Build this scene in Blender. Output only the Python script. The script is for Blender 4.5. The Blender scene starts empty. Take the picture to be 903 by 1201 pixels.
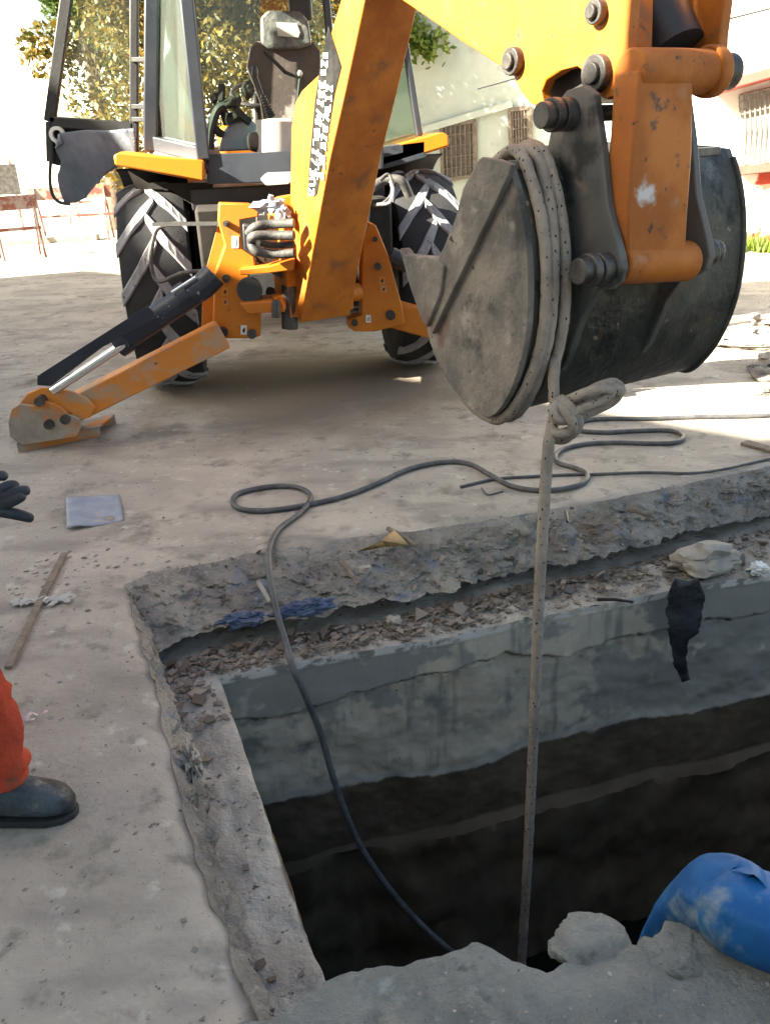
import bpy, bmesh, math, random
from mathutils import Vector, Matrix, noise
from mathutils.geometry import tessellate_polygon
R = math.radians
scene = bpy.context.scene
C = scene.collection
random.seed(7)
# ------------------------------------------------------------------ camera
F, CH, PITCH, ROLL = 1000.0, 1.65, R(24), R(-2.5)
cam_d = bpy.data.cameras.new('camera'); cam = bpy.data.objects.new('camera', cam_d); C.objects.link(cam)
cam_d.sensor_fit = 'VERTICAL'; cam_d.sensor_height = 24; cam_d.lens = 24*F/1201
cam_d.clip_start = .05; cam_d.clip_end = 2000
CAMR = Matrix.Rotation(math.pi/2-PITCH, 3, 'X') @ Matrix.Rotation(ROLL, 3, 'Z')
cam.matrix_world = Matrix.Translation((0, 0, CH)) @ CAMR.to_4x4()
scene.camera = cam
# ------------------------------------------------------------------ world, sun, exposure
SUN = Vector((-.81, -.28, .50)).normalized()
wd = bpy.data.worlds.new('World'); scene.world = wd; wd.use_nodes = True
nt = wd.node_tree; sky = nt.nodes.new('ShaderNodeTexSky'); sky.sky_type = 'NISHITA'; sky.sun_disc = False
sky.sun_elevation = math.asin(SUN.z); sky.sun_rotation = math.atan2(SUN.x, SUN.y) % (2*math.pi)
sky.dust_density = 3.0; sky.air_density = 1.0; sky.ozone_density = .6
nt.links.new(sky.outputs[0], nt.nodes['Background'].inputs[0]); nt.nodes['Background'].inputs[1].default_value = .055
sd = bpy.data.lights.new('sun', 'SUN'); sd.energy = 5; sd.angle = R(.5); sd.color = (1, .94, .84)
so = bpy.data.objects.new('sun', sd); C.objects.link(so); so.rotation_euler = SUN.to_track_quat('Z', 'Y').to_euler()
scene.view_settings.view_transform = 'Standard'; scene.view_settings.look = 'None'
scene.view_settings.use_white_balance = True; scene.view_settings.white_balance_temperature = 7300; scene.view_settings.white_balance_tint = 6
scene.view_settings.gamma = 1; scene.view_settings.exposure = 2.92

# ------------------------------------------------------------------ helpers
def ray(px, py): return CAMR @ Vector(((px-451.5)/F, -(py-600.5)/F, -1))
CAM = Vector((0, 0, CH))
def G(px, py, z=0.0):
    v = ray(px, py); return CAM + v*((z-CH)/v.z)
def PY(px, py, Y):
    v = ray(px, py); return CAM + v*(Y/v.y)
def PL(px, py, p0, n):
    v = ray(px, py); return CAM + v*((Vector(p0)-CAM).dot(n)/v.dot(n))

def sub(name, label=None, cat=None, group=None, kind=None): pass
def tag(o, label=None, cat=None, group=None, kind=None):
    if label: o['label'] = label
    if cat: o['category'] = cat
    if group: o['group'] = group
    if kind: o['kind'] = kind
    return o
def empty(name, loc, label, cat, group=None):
    o = bpy.data.objects.new(name, None); C.objects.link(o); o.location = loc; o.empty_display_size = .1
    return tag(o, label, cat, group)
def kids(o): return [x for x in bpy.data.objects if x.parent == o]

class MB:
    def __init__(s): s.v = []; s.f = []; s.m = []
    def add(s, vs, fs, mi=0):
        n = len(s.v); s.v += [Vector(v) for v in vs]; s.f += [tuple(n+i for i in f) for f in fs]; s.m += [mi]*len(fs); return s
    def box(s, c, size, rot=None, mi=0):
        c = Vector(c); h = Vector(size)/2; M = rot if rot else Matrix.Identity(3)
        vs = [c + M @ Vector((sx*h.x, sy*h.y, sz*h.z)) for sx in (-1, 1) for sy in (-1, 1) for sz in (-1, 1)]
        return s.add(vs, [(0,1,3,2),(4,6,7,5),(0,4,5,1),(2,3,7,6),(0,2,6,4),(1,5,7,3)], mi)
    def beam(s, a, b, w, h, up=(0,0,1), mi=0, w2=None, h2=None):
        a = Vector(a); b = Vector(b); d = (b-a).normalized(); x = d.cross(Vector(up)).normalized(); z = x.cross(d)
        w2 = w if w2 is None else w2; h2 = h if h2 is None else h2
        vs = [a+x*(sx*w/2)+z*(sz*h/2) for sx, sz in ((-1,-1),(1,-1),(1,1),(-1,1))] + [b+x*(sx*w2/2)+z*(sz*h2/2) for sx, sz in ((-1,-1),(1,-1),(1,1),(-1,1))]
        return s.add(vs, [(3,2,1,0),(4,5,6,7),(0,1,5,4),(1,2,6,5),(2,3,7,6),(3,0,4,7)], mi)
    def tube(s, pts, r, n=10, cap=True, mi=0, sq=1.0):
        pts = [Vector(p) for p in pts]; N = len(pts); rs = r if isinstance(r, (list, tuple)) else [r]*N
        base = len(s.v); prev = None
        for i, p in enumerate(pts):
            t = (pts[min(i+1, N-1)]-pts[max(i-1, 0)]).normalized()
            if prev is None:
                a = Vector((0,0,1)) if abs(t.z) < .9 else Vector((0,1,0)); x = t.cross(a).normalized()
            else: x = (prev - t*prev.dot(t)).normalized()
            prev = x; y = t.cross(x)
            for k in range(n):
                a = 2*math.pi*k/n; s.v.append(p + x*(math.cos(a)*rs[i]) + y*(math.sin(a)*rs[i]*sq))
        for i in range(N-1):
            for k in range(n):
                k2 = (k+1) % n; s.f.append((base+i*n+k, base+i*n+k2, base+(i+1)*n+k2, base+(i+1)*n+k)); s.m.append(mi)
        if cap:
            s.f.append(tuple(base+k for k in range(n))[::-1]); s.m.append(mi)
            s.f.append(tuple(base+(N-1)*n+k for k in range(n))); s.m.append(mi)
        return s
    def cyl(s, a, b, r, r2=None, n=20, mi=0): return s.tube([a, b], [r, r if r2 is None else r2], n, True, mi)
    def prism(s, poly, off, mi=0):
        off = Vector(off); n = len(poly); poly = [Vector(p) for p in poly]
        tri = tessellate_polygon([poly]); vs = poly + [p+off for p in poly]
        fs = [tuple(t) for t in tri] + [tuple(i+n for i in t[::-1]) for t in tri] + [(i, (i+1) % n, (i+1) % n+n, i+n) for i in range(n)]
        return s.add(vs, fs, mi)
    def lathe(s, prof, c, axis, n=36, mi=0, closed=False):
        axis = Vector(axis).normalized(); a = Vector((0,0,1)) if abs(axis.z) < .9 else Vector((1,0,0))
        x = axis.cross(a).normalized(); y = axis.cross(x); c = Vector(c); base = len(s.v); P = len(prof)
        for k in range(n):
            t = 2*math.pi*k/n; d = x*math.cos(t)+y*math.sin(t)
            for (h, r) in prof: s.v.append(c+axis*h+d*r)
        for k in range(n):
            for j in range(P if closed else P-1):
                j2 = (j+1) % P; k2 = (k+1) % n
                s.f.append((base+k*P+j, base+k2*P+j, base+k2*P+j2, base+k*P+j2)); s.m.append(mi)
        return s
    def blob(s, c, r, seed=0, amp=.25, freq=1.5, sub=3, mi=0):
        bm = bmesh.new(); bmesh.ops.create_icosphere(bm, subdivisions=sub, radius=1)
        r = Vector(r) if hasattr(r, '__len__') else Vector((r, r, r)); c = Vector(c); n = len(s.v)
        for v in bm.verts:
            q = v.co*freq + Vector((seed*3.1, seed*1.7, seed*.9)); d = 1+amp*noise.fractal(q, 1.0, 2.0, 4)+amp*.6*(noise.cell(q*1.3)-.5)
            s.v.append(c+Vector((v.co.x*r.x, v.co.y*r.y, v.co.z*r.z))*d)
        bm.verts.ensure_lookup_table()
        for f in bm.faces: s.f.append(tuple(n+v.index for v in f.verts)); s.m.append(mi)
        bm.free(); return s
    def build(s, name, mat, parent=None, smooth=40, bevel=0, seg=2):
        me = bpy.data.meshes.new(name); me.from_pydata([tuple(v) for v in s.v], [], s.f)
        mats = mat if isinstance(mat, (list, tuple)) else [mat]
        for m in mats: me.materials.append(m)
        if len(mats) > 1: me.polygons.foreach_set('material_index', s.m)
        me.validate(); bm = bmesh.new(); bm.from_mesh(me); bmesh.ops.recalc_face_normals(bm, faces=bm.faces)
        bm.to_mesh(me); bm.free()
        if smooth:
            me.polygons.foreach_set('use_smooth', [True]*len(me.polygons)); me.set_sharp_from_angle(angle=R(smooth))
        o = bpy.data.objects.new(name, me); C.objects.link(o)
        if parent:
            o.parent = parent; T = Vector((0,0,0)); q = parent
            while q: T += Vector(q.location); q = q.parent
            me.transform(Matrix.Translation(-T))
        if bevel:
            md = o.modifiers.new('bevel', 'BEVEL'); md.width = bevel; md.segments = seg; md.limit_method = 'ANGLE'; md.angle_limit = R(35)
            if hasattr(md, 'harden_normals'): md.harden_normals = False
        return o

def build_split(mb, name, mat, parent, **kw):
    n = len(mb.v); par = list(range(n))
    def fd(i):
        while par[i] != i: par[i] = par[par[i]]; i = par[i]
        return i
    for f in mb.f:
        for k in f[1:]: par[fd(k)] = fd(f[0])
    comp = {}
    for i in range(n): comp.setdefault(fd(i), []).append(i)
    cl = []
    for ids in comp.values():
        lo = [min(mb.v[i][k] for i in ids) for k in range(3)]; hi = [max(mb.v[i][k] for i in ids) for k in range(3)]; cl.append([set(ids), lo, hi])
    ch = True
    while ch:
        ch = False
        for a in range(len(cl)):
            for b in range(a+1, len(cl)):
                if all(cl[a][1][k] <= cl[b][2][k]+.002 and cl[b][1][k] <= cl[a][2][k]+.002 for k in range(3)):
                    cl[a][0] |= cl[b][0]; cl[a][1] = [min(cl[a][1][k], cl[b][1][k]) for k in range(3)]; cl[a][2] = [max(cl[a][2][k], cl[b][2][k]) for k in range(3)]
                    cl.pop(b); ch = True; break
            if ch: break
    out = []
    for ids, _, _ in cl:
        m = MB(); mp_ = {}
        for i in sorted(ids): mp_[i] = len(m.v); m.v.append(mb.v[i])
        for f, mi in zip(mb.f, mb.m):
            if f[0] in ids: m.f.append(tuple(mp_[i] for i in f)); m.m.append(mi)
        out.append(m.build(name, mat, parent, **kw))
    return out

def catmull(pts, k=8):
    pts = [Vector(p) for p in pts]; out = []
    for i in range(len(pts)-1):
        p0 = pts[max(i-1,0)]; p1 = pts[i]; p2 = pts[i+1]; p3 = pts[min(i+2, len(pts)-1)]
        for j in range(k):
            t = j/k; out.append(.5*((2*p1)+(p2-p0)*t+(2*p0-5*p1+4*p2-p3)*t*t+(3*p1-p0-3*p2+p3)*t**3))
    out.append(pts[-1]); return out

# ------------------------------------------------------------------ materials
def mat(name, c1, c2=None, scale=3.0, rough=.8, metal=0, bump=.0, bscale=40, contrast=(.35, .65), spots=None, sscale=25, sth=(.62,.68), bdist=.01, rough2=None, extra=None, spec=.5, coat=0, detail=8):
    m = bpy.data.materials.new(name); m.use_nodes = True; t = m.node_tree; N = t.nodes; L = t.links
    b = N['Principled BSDF']; b.inputs['Roughness'].default_value = rough; b.inputs['Metallic'].default_value = metal
    b.inputs['Specular IOR Level'].default_value = spec; b.inputs['Coat Weight'].default_value = coat
    geo = N.new('ShaderNodeTexCoord'); co = geo.outputs['Object']
    def nz(sc, det=8, off=0):
        n = N.new('ShaderNodeTexNoise'); n.inputs['Scale'].default_value = sc; n.inputs['Detail'].default_value = det; n.inputs['Roughness'].default_value = .62
        if off:
            mp = N.new('ShaderNodeMapping'); mp.inputs['Location'].default_value = (off, off*.7, off*1.3); L.new(co, mp.inputs[0]); L.new(mp.outputs[0], n.inputs[0])
        else: L.new(co, n.inputs[0])
        return n
    def ramp(src, a, bb):
        r = N.new('ShaderNodeMapRange'); r.inputs[1].default_value = a; r.inputs[2].default_value = bb; r.interpolation_type = 'SMOOTHSTEP'; L.new(src, r.inputs[0]); return r
    def mix(fac, A, B, mode='MIX'):
        x = N.new('ShaderNodeMix'); x.data_type = 'RGBA'; x.blend_type = mode; x.clamp_factor = True
        if isinstance(fac, float): x.inputs[0].default_value = fac
        else: L.new(fac, x.inputs[0])
        for s, v in ((6, A), (7, B)):
            if isinstance(v, tuple): x.inputs[s].default_value = (*v, 1) if len(v) == 3 else v
            else: L.new(v, x.inputs[s])
        return x.outputs[2]
    col = None
    if c2:
        n = nz(scale, detail); r = ramp(n.outputs[0], *contrast); col = mix(r.outputs[0], tuple(c1), tuple(c2))
        if rough2 is not None:
            rr = N.new('ShaderNodeMapRange'); rr.inputs[3].default_value = rough; rr.inputs[4].default_value = rough2; L.new(r.outputs[0], rr.inputs[0]); L.new(rr.outputs[0], b.inputs['Roughness'])
    else: col = tuple(c1)
    if spots:
        for i, (sc, ss, th) in enumerate(spots if isinstance(spots, list) else [(spots, sscale, sth)]):
            n2 = nz(ss, 5, 7+3*i); r2 = ramp(n2.outputs[0], *th); col = mix(r2.outputs[0], col, tuple(sc))
    if extra: col = extra(N, L, co, col, mix, nz, ramp)
    if isinstance(col, tuple): b.inputs['Base Color'].default_value = (*col, 1)
    else: L.new(col, b.inputs['Base Color'])
    if bump:
        bn = nz(bscale, 10, 3); bp = N.new('ShaderNodeBump'); bp.inputs['Strength'].default_value = bump; bp.inputs['Distance'].default_value = bdist
        L.new(bn.outputs[0], bp.inputs['Height']); L.new(bp.outputs[0], b.inputs['Normal'])
    return m

def smudge_extra(N, L, co, col, mix, nz, ramp):
    c = globals().get('SMUDGE', (0,0,0)); n = nz(18, 6, 2); vm = N.new('ShaderNodeVectorMath'); vm.operation = 'DISTANCE'; vm.inputs[1].default_value = c; L.new(co, vm.inputs[0])
    a = N.new('ShaderNodeMath'); a.operation = 'MULTIPLY_ADD'; a.inputs[1].default_value = .13; L.new(n.outputs[0], a.inputs[0]); L.new(vm.outputs['Value'], a.inputs[2])
    r = ramp(a.outputs[0], .115, .075); return mix(r.outputs[0], col, (.62, .60, .58))
def ground_extra(N, L, co, col, mix, nz, ramp):
    # streaky dust and small dark crumbs of different sizes
    mp = N.new('ShaderNodeMapping'); mp.inputs['Scale'].default_value = (.9, 2.4, 1); mp.inputs['Rotation'].default_value = (0, 0, R(12)); L.new(co, mp.inputs[0])
    n = N.new('ShaderNodeTexNoise'); n.inputs['Scale'].default_value = 2.2; n.inputs['Detail'].default_value = 7; L.new(mp.outputs[0], n.inputs[0])
    r = ramp(n.outputs[0], .5, .72); col = mix(r.outputs[0], col, (.26, .235, .21))
    big = nz(.55, 3, 21); rb = ramp(big.outputs[0], .5, .66); c3 = mix(rb.outputs[0], (1, 1, 1), (.82, .82, .82)); col = mix(1.0, col, c3, 'MULTIPLY')
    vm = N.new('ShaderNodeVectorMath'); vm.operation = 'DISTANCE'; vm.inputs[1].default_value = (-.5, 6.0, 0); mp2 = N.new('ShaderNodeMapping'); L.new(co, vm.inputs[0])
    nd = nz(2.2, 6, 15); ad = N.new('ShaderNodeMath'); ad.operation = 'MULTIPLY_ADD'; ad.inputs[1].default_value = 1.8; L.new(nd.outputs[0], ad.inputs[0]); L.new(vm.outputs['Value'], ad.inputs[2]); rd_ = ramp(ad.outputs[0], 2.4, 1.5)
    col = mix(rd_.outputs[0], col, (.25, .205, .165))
    vor = N.new('ShaderNodeTexVoronoi'); vor.inputs['Scale'].default_value = 13; L.new(co, vor.inputs[0])
    rv = ramp(vor.outputs['Distance'], .13, .05)
    msk = nz(2.3, 3, 11); rm = ramp(msk.outputs[0], .5, .6)
    mm = N.new('ShaderNodeMath'); mm.operation = 'MULTIPLY'; L.new(rv.outputs[0], mm.inputs[0]); L.new(rm.outputs[0], mm.inputs[1])
    col = mix(mm.outputs[0], col, (.12, .105, .095))
    return col
M = {}
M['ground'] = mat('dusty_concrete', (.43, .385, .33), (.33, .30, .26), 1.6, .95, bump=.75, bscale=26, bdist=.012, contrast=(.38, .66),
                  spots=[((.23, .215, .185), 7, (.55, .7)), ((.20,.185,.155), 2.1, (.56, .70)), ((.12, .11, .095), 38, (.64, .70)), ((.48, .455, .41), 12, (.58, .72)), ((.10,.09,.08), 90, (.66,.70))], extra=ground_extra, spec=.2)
M['broken'] = mat('broken_concrete', (.34, .31, .275), (.20, .185, .17), 6, .95, bump=1, bscale=70, bdist=.02,
                  spots=[((.09, .08, .07), 11, (.60, .66)), ((.37,.34,.295), 3, (.45,.62)), ((.06,.055,.05), 34, (.64,.68)), ((.23, .25, .29), 7, (.57, .68)), ((.25,.20,.16), 4, (.6,.7)), ((.38, .355, .33), 22, (.6, .7))], spec=.2)
M['ledge'] = mat('ledge_dirt', (.44, .41, .36), (.33, .30, .26), 7, .95, bump=1, bscale=45, bdist=.012, spots=[((.09,.075,.065), 30, (.6,.68)), ((.36,.33,.31), 18, (.62,.7))], spec=.2)
def wall_extra(N, L, co, col, mix, nz, ramp):
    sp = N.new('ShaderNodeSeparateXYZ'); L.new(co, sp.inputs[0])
    ms = N.new('ShaderNodeMapping'); ms.inputs['Scale'].default_value = (7, 7, .7); L.new(co, ms.inputs[0]); ns = N.new('ShaderNodeTexNoise'); ns.inputs['Scale'].default_value = 2; ns.inputs['Detail'].default_value = 6; L.new(ms.outputs[0], ns.inputs[0]); rs_ = ramp(ns.outputs[0], .52, .72); col = mix(rs_.outputs[0], col, (.20, .195, .175))
    pt = nz(1.1, 5, 31); rp2 = ramp(pt.outputs[0], .53, .56); col = mix(rp2.outputs[0], col, (.245, .24, .22))
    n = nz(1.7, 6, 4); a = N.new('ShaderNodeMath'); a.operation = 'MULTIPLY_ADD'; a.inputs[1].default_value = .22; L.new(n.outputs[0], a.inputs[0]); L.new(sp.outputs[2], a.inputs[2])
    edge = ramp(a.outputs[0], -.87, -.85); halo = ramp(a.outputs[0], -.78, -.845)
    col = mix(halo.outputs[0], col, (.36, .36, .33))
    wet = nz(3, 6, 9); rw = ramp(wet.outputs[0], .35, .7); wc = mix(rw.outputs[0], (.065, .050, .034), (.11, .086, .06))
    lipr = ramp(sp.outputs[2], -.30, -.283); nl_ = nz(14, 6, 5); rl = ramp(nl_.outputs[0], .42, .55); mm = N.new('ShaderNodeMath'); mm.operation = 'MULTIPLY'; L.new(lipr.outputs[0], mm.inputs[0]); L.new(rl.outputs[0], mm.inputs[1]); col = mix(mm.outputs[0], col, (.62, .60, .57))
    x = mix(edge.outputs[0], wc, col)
    return x
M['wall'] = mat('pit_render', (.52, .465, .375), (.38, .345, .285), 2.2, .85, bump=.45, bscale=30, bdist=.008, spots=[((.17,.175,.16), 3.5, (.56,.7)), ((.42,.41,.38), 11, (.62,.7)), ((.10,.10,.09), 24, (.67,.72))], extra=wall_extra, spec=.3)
M['fore'] = mat('foreground_concrete', (.36, .355, .325), (.27, .27, .245), 5, .95, bump=1, bscale=55, bdist=.03, spots=[((.16,.165,.15), 9, (.6,.7)), ((.42,.44,.42), 12, (.58,.7))], spec=.2)
M['mud'] = mat('wet_mud', (.04, .034, .025), (.06, .05, .035), 3, .5, bump=.5, bscale=12, bdist=.02, spec=.2)
M['water'] = mat('dark_water', (.006, .006, .005), None, rough=.3, bump=.1, bscale=3, spec=.2)
OR = (.62, .20, .012)
M['orange'] = mat('orange_paint', (.54, .165, .008), (.46, .135, .008), 3, .42, bump=.12, bscale=60, bdist=.003, spots=[((.27,.10,.03), 13, (.63,.75)), ((.38,.25,.14), 5, (.62,.8))], rough2=.6)
M['orange_worn'] = mat('worn_orange_paint', (.50, .15, .008), (.37, .10, .008), 4, .5, bump=.3, bscale=50, bdist=.004,
                       spots=[((.20,.075,.025), 6, (.52,.74)), ((.07,.04,.03), 30, (.63,.72)), ((.06,.04,.03), 9, (.66,.74))], rough2=.75)
M['orange_dusty'] = mat('dusty_orange_paint', (.60, .21, .03), (.42, .28, .18), 5, .6, bump=.4, bscale=40, bdist=.004, contrast=(.48, .62),
                       spots=[((.12,.07,.05), 24, (.64,.70)), ((.33,.27,.22), 8, (.6,.7))], rough2=.9)
M['steel'] = mat('bucket_steel', (.085, .088, .09), (.16, .145, .135), 3, .5, metal=.25, bump=.35, bscale=35, bdist=.006, spots=[((.20,.175,.16), 6, (.56,.7)), ((.035,.035,.036), 4, (.56,.68)), ((.11,.055,.04), 3, (.62,.72))], rough2=.8)
M['shell'] = mat('bucket_shell_steel', (.030, .034, .031), (.075, .072, .06), 3.5, .36, metal=.35, bump=.8, bscale=10, bdist=.018, spots=[((.17,.155,.125), 3, (.56,.74)), ((.010,.010,.010), 5, (.55,.66)), ((.12,.07,.035), 7, (.62,.72)), ((.24,.21,.17), 22, (.66,.72))], rough2=.7)
M['plate'] = mat('muddy_side_plate', (.27, .235, .20), (.14, .13, .12), 3.5, .7, metal=.1, bump=.9, bscale=13, bdist=.018, spots=[((.16,.07,.055), 2.3, (.55,.68)), ((.34,.30,.26), 7, (.56,.72)), ((.06,.058,.055), 3.1, (.58,.70)), ((.05,.045,.04), 26, (.65,.70))], rough2=.85)
M['black'] = mat('black_paint', (.018, .019, .021), (.03, .03, .032), 6, .5, bump=.15, bscale=60, spots=((.08,.075,.07)), sscale=9, sth=(.62,.75))
M['blackblue'] = mat('chipped_black_paint', (.012, .017, .03), (.02, .026, .042), 4, .35, spots=[((.30,.30,.31), 30, (.66,.68))], bump=.1, bscale=40)
M['cabframe'] = mat('cab_frame_paint', (.03, .037, .05), (.045, .052, .066), 4, .35, spots=((.10,.10,.11)), sscale=14, sth=(.62,.75))
M['dark'] = mat('underbody_black', (.012, .011, .010), (.03, .025, .02), 4, .8, bump=.3, bscale=20)
M['rubber'] = mat('tyre_rubber', (.016, .017, .02), (.026, .027, .03), 5, .85, bump=.3, bscale=40)
M['lug'] = mat('dusty_tread', (.30, .31, .33), (.22, .225, .24), 9, .9, bump=.3, bscale=40, spots=((.04,.042,.045)), sscale=14, sth=(.6,.7))
M['chrome'] = mat('chrome_rod', (.75, .76, .78), None, rough=.15, metal=1)
M['pin'] = mat('greasy_pin', (.10, .095, .09), (.045, .043, .042), 12, .5, metal=.5, bump=.3, bscale=60)
M['hose'] = mat('hydraulic_hose', (.03, .032, .034), (.10, .095, .09), 16, .6, bump=.3, bscale=90)
M['cable'] = mat('black_cable', (.055, .058, .066), (.10, .10, .105), 20, .55, bump=.2, bscale=60)
def rope_extra(N, L, co, col, mix, nz, ramp):
    v = N.new('ShaderNodeTexVoronoi'); v.inputs['Scale'].default_value = 34; v.inputs['Randomness'].default_value = 1; mpg = N.new('ShaderNodeMapping'); mpg.inputs['Scale'].default_value = (1.6, 1.6, .9); L.new(co, mpg.inputs[0]); L.new(mpg.outputs[0], v.inputs[0])
    r = ramp(v.outputs['Distance'], .20, .13); return mix(r.outputs[0], col, (.03, .03, .035))
M['rope'] = mat('flecked_rope', (.40, .345, .295), (.28, .245, .215), 9, .95, bump=1, bscale=160, bdist=.006, extra=rope_extra, spec=.1)
M['white'] = mat('dirty_white', (.72, .72, .70), (.55, .55, .53), 8, .6)
M['offwhite'] = mat('offwhite_plastic', (.42, .41, .38), (.34, .33, .31), 5, .5)
M['bluegrey'] = mat('bluegrey_sheet', (.20, .24, .31), (.30, .33, .38), 7, .6, bump=.3, bscale=25, spots=((.35,.32,.29)), sscale=12, sth=(.55,.7))
def pipe_extra(N, L, co, col, mix, nz, ramp): return col
M['bluepipe'] = mat('blue_plastic', (.003, .115, .33), (.004, .065, .21), 5, .55, bump=.2, bscale=18, spec=.3, spots=[((.27,.33,.34), 7, (.50,.72)), ((.03,.14,.24), 15, (.6,.7))], rough2=.7)
M['bluebag'] = mat('blue_bag', (.035, .06, .13), (.07, .10, .17), 9, .35, bump=.7, bscale=30)
M['blackbag'] = mat('black_bag', (.012, .014, .02), (.035, .04, .05), 9, .35, bump=.8, bscale=30)
M['stone'] = mat('pale_stone', (.40, .36, .31), (.30, .27, .24), 9, .95, bump=.6, bscale=40)
M['wood'] = mat('weathered_wood', (.22, .18, .14), (.14, .11, .09), 20, .9, bump=.5, bscale=60)
M['drygold'] = mat('dry_husk', (.42, .28, .12), (.30, .19, .09), 12, .8, bump=.4)
M['cloth_or'] = mat('orange_workwear', (.44, .050, .016), (.34, .036, .014), 8, .9, bump=.8, bscale=28, bdist=.012, spots=[((.20,.05,.03), 11, (.6,.72))])
M['boot'] = mat('boot_leather', (.018, .032, .045), (.05, .07, .085), 9, .5, bump=.6, bscale=45, spots=[((.20,.19,.17), 14, (.52,.72)), ((.01,.012,.016), 8, (.58,.68))])
M['glove'] = mat('black_glove', (.012, .018, .026), (.025, .032, .045), 14, .6, bump=.3, bscale=70)
M['skin'] = mat('skin', (.38, .21, .14), (.34, .18, .12), 8, .5)
M['hair'] = mat('hair', (.02, .015, .012), None, rough=.7)
M['seat'] = mat('seat_vinyl', (.075, .06, .052), (.05, .042, .038), 6, .5, bump=.2, spots=((.28,.25,.23)), sscale=5, sth=(.58,.7))
M['seatw'] = mat('plastic_wrap', (.17, .18, .17), (.05, .06, .06), 9, .25, bump=.8, bscale=22)
M['cloth'] = mat('grey_plastic_cover', (.085, .105, .14), (.14, .16, .19), 5, .5, bump=.5, bscale=9, bdist=.02)
M['green_wall'] = mat('pale_green_render', (.52, .57, .50), (.46, .51, .45), 3, .9, bump=.2, spots=((.36,.38,.33)), sscale=5, sth=(.62,.75))
M['white_wall'] = mat('white_render', (.80, .79, .75), (.70, .69, .65), 2, .9, bump=.2)
M['pink'] = mat('pink_paint', (.40, .07, .05), (.32, .06, .045), 4, .7)
M['graffiti_wall'] = mat('red_smudged_render', (.80, .77, .72), (.70, .66, .6), 2, .9, spots=[((.42, .06, .035), 1.6, (.50, .56))])
M['window_dark'] = mat('shuttered_window', (.09, .075, .06), (.17, .145, .11), 6, .6)
M['grille'] = mat('pale_iron', (.22, .21, .18), (.14, .11, .09), 20, .6)
M['redwhite'] = mat('rusty_white_paint', (.30, .24, .22), (.22, .07, .05), 6, .7, contrast=(.45, .55))
M['bark'] = mat('bark', (.13, .095, .07), (.08, .06, .045), 8, .95, bump=.8)
M['grass'] = mat('grass_blade', (.10, .16, .035), (.16, .2, .05), 2, .7)
M['yellow'] = mat('yellow_lid', (.6, .42, .03), None, rough=.5)
M['decal'] = mat('dark_decal', (.012, .012, .013), (.03, .03, .03), 12, .9, spec=.1)
M['terracotta'] = mat('roof_tiles', (.35, .14, .09), (.27, .11, .08), 5, .9)
def glass(name, tint, alpha):
    m = bpy.data.materials.new(name); m.use_nodes = True; t = m.node_tree; t.nodes.remove(t.nodes['Principled BSDF'])
    tr = t.nodes.new('ShaderNodeBsdfTransparent'); tr.inputs[0].default_value = (*tint, 1); gl = t.nodes.new('ShaderNodeBsdfGlossy'); gl.inputs['Roughness'].default_value = .05
    df = t.nodes.new('ShaderNodeBsdfDiffuse'); df.inputs[0].default_value = (.35, .36, .34, 1)
    m1 = t.nodes.new('ShaderNodeMixShader'); m1.inputs[0].default_value = alpha; m2 = t.nodes.new('ShaderNodeMixShader')
    fr = t.nodes.new('ShaderNodeFresnel'); fr.inputs[0].default_value = 1.45
    L = t.links; L.new(tr.outputs[0], m1.inputs[1]); L.new(df.outputs[0], m1.inputs[2]); L.new(fr.outputs[0], m2.inputs[0]); L.new(m1.outputs[0], m2.inputs[1]); L.new(gl.outputs[0], m2.inputs[2])
    L.new(m2.outputs[0], t.nodes['Material Output'].inputs[0]); return m
M['glass'] = glass('cab_glass', (.62, .75, .68), .10)
M['glass_clear'] = glass('door_glass', (.9, .96, .92), .05)
def leafmat(name, a, b, tr=.35):
    m = bpy.data.materials.new(name); m.use_nodes = True; t = m.node_tree; N = t.nodes; L = t.links; bs = N['Principled BSDF']
    oi = N.new('ShaderNodeNewGeometry'); rp = N.new('ShaderNodeValToRGB'); rp.color_ramp.elements[0].color = (*a, 1); rp.color_ramp.elements[1].color = (*b, 1)
    L.new(oi.outputs['Random Per Island'], rp.inputs[0]); L.new(rp.outputs[0], bs.inputs['Base Color']); bs.inputs['Roughness'].default_value = .5
    tl = N.new('ShaderNodeBsdfTranslucent'); L.new(rp.outputs[0], tl.inputs[0]); mx = N.new('ShaderNodeMixShader'); mx.inputs[0].default_value = tr
    L.new(bs.outputs[0], mx.inputs[1]); L.new(tl.outputs[0], mx.inputs[2]); L.new(mx.outputs[0], N['Material Output'].inputs[0]); return m
M['leaf_olive'] = leafmat('olive_leaves', (.035, .045, .006), (.26, .17, .025))
M['leaf_green'] = leafmat('green_leaves', (.03, .07, .012), (.10, .15, .025))
M['leaf_vine'] = leafmat('vine_leaves', (.06, .12, .015), (.2, .24, .04))
M['debris'] = leafmat('rubble_chips', (.075, .058, .045), (.26, .215, .175), 0)
M['pebble'] = leafmat('pebbles', (.10, .09, .08), (.36, .33, .30), 0)

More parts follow.
